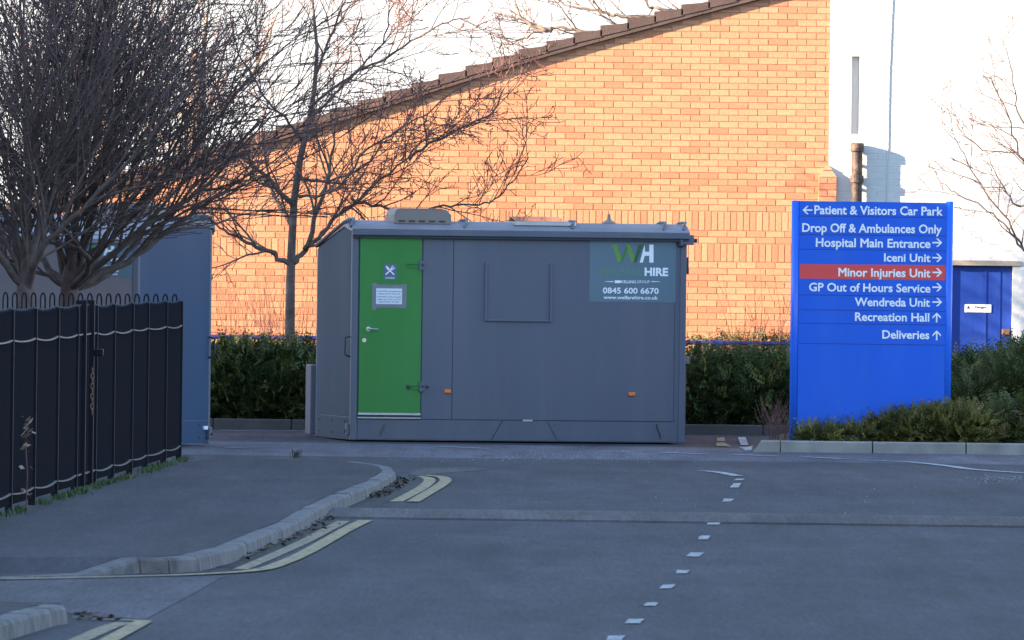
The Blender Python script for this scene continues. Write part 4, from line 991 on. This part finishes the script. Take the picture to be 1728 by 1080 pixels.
# dense street trees at the left, behind the fence
DENSE = dict(zmin=2.0, seg=[6, 6, 6, 5, 4], taper=[.6, .35, .3, .4, .5], wob=[.05, .08, .09, .10, .11], up=[0, .04, .035, .03, .02], min=.0045, heavy=2, kids=[6, 6, 7, 5, 0], len=[1, 3.0, 2.0, 1.15, .55], start=[.3, .15, .15, .15, 0], ang=[.7, .55, .58, .62, .6], rr=[.6, .55, .5, .55, .6], rmax=[.1, .05, .021, .0105, .0060], dens=3.8)
def left_tree(px, dpt, limbs, fan):
    b = D(px, 600, dpt); base = Vector((b.x, dpt, 0))
    def mk(tr, mbs, bs):
        head = D(px + 6, 470, dpt) - bs
        tr.tube([(0, 0, 0), (.01, 0, .4), (.02, 0, .9), Vector((head.x * .7, 0, head.z - .45)), Vector((head.x, 0, head.z)), Vector((head.x + .03, 0, head.z + .25))], [.13, .105, .098, .094, .095, .04], 14)
        for pxs in limbs:
            pts = [head + Vector((0, 0, -.12))] + [D(x, y, dpt + dy) - bs for x, y, dy in pxs]
            limb(mbs, pts, .046, .011, DENSE)
        for k in range(fan):
            a = R.uniform(0, 2 * pi); e = R.uniform(.25 if cos(a) < .1 else .75, 1.35); d = Vector((cos(a) * cos(e), sin(a) * cos(e), sin(e)))
            q = [head + Vector((0, 0, -.1)), head + d * .5, head + d * 1.4 + Vector((0, 0, .1)), head + d * R.uniform(2.4, 3.4) + Vector((0, 0, .45))]
            limb(mbs, q, .027, .009, DENSE)
    return base, mk
base, mk = left_tree(112, 117, [[(175, 420, 0), (235, 345, .3), (330, 250, .5), (420, 130, .6)], [(190, 430, -.4), (260, 370, -.6), (350, 310, -.7), (440, 200, -.8)], [(215, 440, .3), (290, 385, .5), (360, 335, .5), (435, 285, .6)], [(150, 380, .2), (175, 250, .4), (230, 110, .6), (290, -40, .8)], [(128, 370, -.2), (140, 230, -.5), (160, 80, -.6), (190, -80, -.6)], [(170, 470, .4), (215, 425, .6), (265, 380, .8), (330, 360, 1)], [(90, 380, .2), (60, 240, .3), (40, 90, .2), (30, -80, .2)], [(60, 430, .5), (0, 400, .7), (-60, 350, .8)], [(150, 450, -.5), (120, 400, -.9), (60, 360, -1.2), (10, 300, -1.4)]], 9)
tree("bare_tree", "dense bare twiggy tree with forked trunk just behind the black fence, nearest the blue-grey cabin", base, mk, M['bark'], M['twig'], group="bare trees behind the black fence")
base, mk = left_tree(38, 115, [[(60, 400, 0), (90, 320, .3), (150, 200, .5), (210, 60, .6)], [(70, 420, -.4), (140, 350, -.6), (230, 260, -.7), (320, 150, -.8)], [(20, 390, .3), (-20, 300, .5), (-60, 150, .5), (-90, 0, .6)], [(45, 350, .2), (60, 220, .4), (80, 80, .6), (110, -60, .8)], [(0, 430, -.2), (-50, 370, -.5), (-120, 280, -.6), (-180, 160, -.6)]], 9)
tree("bare_tree", "dense bare twiggy tree behind the black fence, the one farther from the cabins", base, mk, M['bark'], M['twig'], group="bare trees behind the black fence")

# open spur-fruited tree between the cabins
OPEN = dict(seg=[6, 7, 6, 5, 3], taper=[.6, .35, .35, .4, .6], wob=[.05, .09, .13, .15, .2], up=[0, .03, .05, .06, .05], min=.0044, heavy=2, kids=[6, 9, 8, 5, 0], len=[1, 2.2, 1.15, .55, .13], start=[.3, .2, .15, .1, 0], ang=[.8, .75, .8, .85, .9], rr=[.6, .5, .5, .55, .8], rmax=[.1, .04, .019, .0105, .006], dens=6.0)
def mid_tree(tr, mbs, bs):
    dp = bs.y
    def q(x, y, dy=0): return D(x, y, dp + dy) - bs
    tr.tube([(0, 0, -.05), q(489, 560), q(490, 480), q(492, 420), q(496, 340), q(506, 270), q(520, 210), q(531, 150), q(535, 80), q(528, 10), q(522, -80)], [.075, .062, .056, .05, .044, .04, .034, .028, .022, .016, .010], 12)
    Ls = [[(495, 445), (520, 415, .1), (560, 375, .2), (600, 340, .2), (640, 305, .3), (690, 265, .3), (730, 215, .4)],
          [(590, 335, .2), (640, 348, .2), (690, 358, .2), (760, 345, .2), (810, 346, .2), (850, 325, .2), (892, 265, .2)],
          [(492, 450), (450, 425, -.1), (410, 405, -.2), (370, 385, -.3), (330, 340, -.3)],
          [(496, 350), (460, 310, -.2), (420, 270, -.3), (380, 255, -.3), (340, 230, -.3)],
          [(500, 300), (550, 305, .3), (600, 290, .4), (650, 240, .5), (690, 215, .5)],
          [(512, 240), (480, 200, -.2), (440, 150, -.3), (405, 90, -.3), (390, 20, -.3)],
          [(520, 210), (560, 165, .2), (610, 110, .2), (650, 60, .3), (660, 0, .3)],
          [(525, 180), (590, 130, -.3), (680, 80, -.4), (745, 40, -.5), (790, 30, -.5)],
          [(533, 120), (560, 60, .1), (580, 0, .1), (590, -60, .2)],
          [(497, 330), (560, 325, -.4), (620, 250, -.5), (700, 205, -.6), (800, 130, -.7)],
          [(494, 380), (470, 345, .2), (440, 300, .3), (415, 310, .3), (360, 300, .4)],
          [(515, 420, 0), (545, 330, -.3), (560, 260, -.3), (570, 190, -.3)],
          [(690, 265, .3), (760, 225, .3), (830, 190, .3), (850, 150, .3)]]
    for L in Ls:
        pts = [q(*p) for p in L]; Ln = len(L)
        limb(mbs, pts, .036 if L[0][0] < 540 and L[0][1] > 330 else .020, .007, OPEN, start=.12)
b = D(489, 600, 134.3); tree("bare_tree", "open spreading bare tree with knobbly branches between the two cabins", (b.x, 134.3, .1), mid_tree, M['bark2'], M['twig2'])
# tree at the right edge
def right_tree(tr, mbs, bs):
    dp = bs.y
    def q(x, y, dy=0): return D(x, y, dp + dy) - bs
    tr.tube([(0, 0, -.05), q(1800, 560), q(1790, 470), q(1770, 420)], [.07, .06, .055, .05], 12)
    for L in ([(1775, 430), (1730, 425), (1700, 385), (1660, 350), (1610, 325), (1580, 300)], [(1780, 440), (1735, 430), (1700, 370), (1650, 310), (1620, 250), (1590, 215)], [(1770, 420), (1735, 300), (1720, 260), (1670, 255), (1615, 225)],
              [(1770, 420), (1745, 330), (1715, 240), (1690, 170), (1670, 130)], [(1770, 420), (1760, 260), (1720, 200), (1710, 140), (1690, 60)], [(1760, 350), (1715, 345), (1690, 310), (1665, 260)]):
        limb(mbs, [q(*p) for p in L], .018, .004, dict(OPEN, dens=3.2, kids=[6, 5, 4, 3, 0], min=.0036, len=[1, 2, .7, .35, .08]), start=.2)
b = D(1800, 600, 133); tree("bare_tree", "thin bare branches reaching in from the right edge before the white wall", (b.x, 133, .1), right_tree, M['bark2'], M['twig2'])
# trees behind the brick building
def back_tree(L0, r0):
    def mk(tr, mbs, bs):
        dp = bs.y
        def q(x, y, dy=0): return D(x, y, dp + dy) - bs
        t = L0[0]; tr.tube([(0, 0, -.05), q(*t[0]), q(*t[1])], [.22, .16, .12], 12)
        for L in L0[1:]: limb(mbs, [q(*p) for p in L], r0, .010, dict(OPEN, dens=2.6, min=.005, len=[1, 2, 1.0, .5, .15]), start=.15)
    return mk
b = D(1230, 300, 158); tree("bare_tree", "bare tree behind the tiled roof with two bent boughs over its edge", (b.x, 158, 0), back_tree([[(1230, 90), (1220, 20)], [(1180, 60), (1110, 30), (1050, 28), (1010, 18), (960, 10), (930, -5)], [(1180, 75), (1090, 60), (1000, 55), (960, 48), (920, 50), (880, 65), (845, 78)], [(1200, 40), (1120, 15), (1095, 10), (1075, -10)], [(930, 52), (905, 45), (880, 30), (870, 0)]], .04), M['palebark'], M['twig2'])
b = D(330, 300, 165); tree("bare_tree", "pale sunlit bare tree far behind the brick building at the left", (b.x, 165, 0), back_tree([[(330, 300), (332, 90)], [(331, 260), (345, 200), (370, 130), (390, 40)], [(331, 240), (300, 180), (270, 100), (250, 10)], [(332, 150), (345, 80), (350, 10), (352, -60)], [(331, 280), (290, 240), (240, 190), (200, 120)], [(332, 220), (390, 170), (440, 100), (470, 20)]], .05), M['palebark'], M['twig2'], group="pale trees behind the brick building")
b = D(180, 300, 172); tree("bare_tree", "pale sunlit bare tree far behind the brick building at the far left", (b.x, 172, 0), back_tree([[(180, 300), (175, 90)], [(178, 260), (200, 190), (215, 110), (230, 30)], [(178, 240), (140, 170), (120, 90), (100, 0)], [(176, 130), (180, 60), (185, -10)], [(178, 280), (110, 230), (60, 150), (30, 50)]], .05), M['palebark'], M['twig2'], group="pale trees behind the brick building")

# upright bare stems of dormant shrubs
def stems(name, label, px0, px1, pyb, pyt, dp, n, m, r=.006, lean=.12):
    b = D((px0 + px1) / 2, pyb, dp); base = Vector((b.x, dp, .12)); o = empty(name, base); tag(o, label, "shrub"); mb = MB()
    for k in range(n):
        x = R.uniform(px0, px1); p0 = D(x, pyb, dp + R.uniform(-.3, .3)) - base; p0.z = 0; h = (D(x, R.uniform(pyt, pyt + (pyb - pyt) * .5), dp) - base).z; l = R.gauss(0, lean)
        pts = [p0, p0 + Vector((l * .2, R.gauss(0, .03), h * .4)), p0 + Vector((l * .55 + R.gauss(0, .03), R.gauss(0, .05), h * .75)), p0 + Vector((l * 1.1, R.gauss(0, .08), h))]
        mb.tube(pts, [r, r * .8, r * .6, r * .35], 4)
        for j in range(3):
            t = R.uniform(.35, .9); c = p0.lerp(pts[-1], t); a = R.choice((-1, 1)); mb.tube([c, c + Vector((a * .06, R.gauss(0, .03), .1)), c + Vector((a * .1, R.gauss(0, .04), .24))], [r * .5, r * .4, r * .3], 3)
    mb.build("stems", m, o); return o
stems("dormant_shrub", "reddish bare upright stems behind the hedge left of the tree trunk", 362, 535, 640, 440, 136.5, 70, M['twig2'], .0055, .16)
stems("dormant_shrub", "thin bare upright stems rising beside the blue sign", 1245, 1330, 660, 440, 134.6, 16, M['twig2'], .0055, .12)
stems("dormant_shrub", "short dry brown stems at the bed corner left of the sign post", 1298, 1330, 745, 690, 125.6, 26, M['twig2'], .004, .10)
stems("dormant_shrub", "sparse brown twigs in front of the blue door", 1612, 1680, 620, 560, 132.5, 14, M['twig2'], .004, .10)

# ------------------------------------------------------------------ overhead wires
for i, (yl, yr) in enumerate(((37, 35), (42, 38), (50, 48))):
    A, Bq = D(-600, yl, 190), D(2400, yr + 20, 190); mb = MB(); o0 = Vector((0, 190, 0))
    mb.tube([A.lerp(Bq, t / 24) - o0 + Vector((0, 0, -.18 * 4 * (t / 24) * (1 - t / 24) + .13)) for t in range(25)], .009, 5)
    o = mb.build("overhead_wire", M['wire']); o.location = o0
    tag(o, ["topmost of three thin overhead wires crossing the sky", "middle one of three thin overhead wires crossing the sky", "lowest of three thin overhead wires crossing the sky"][i], "wire", "overhead wires above the roof")
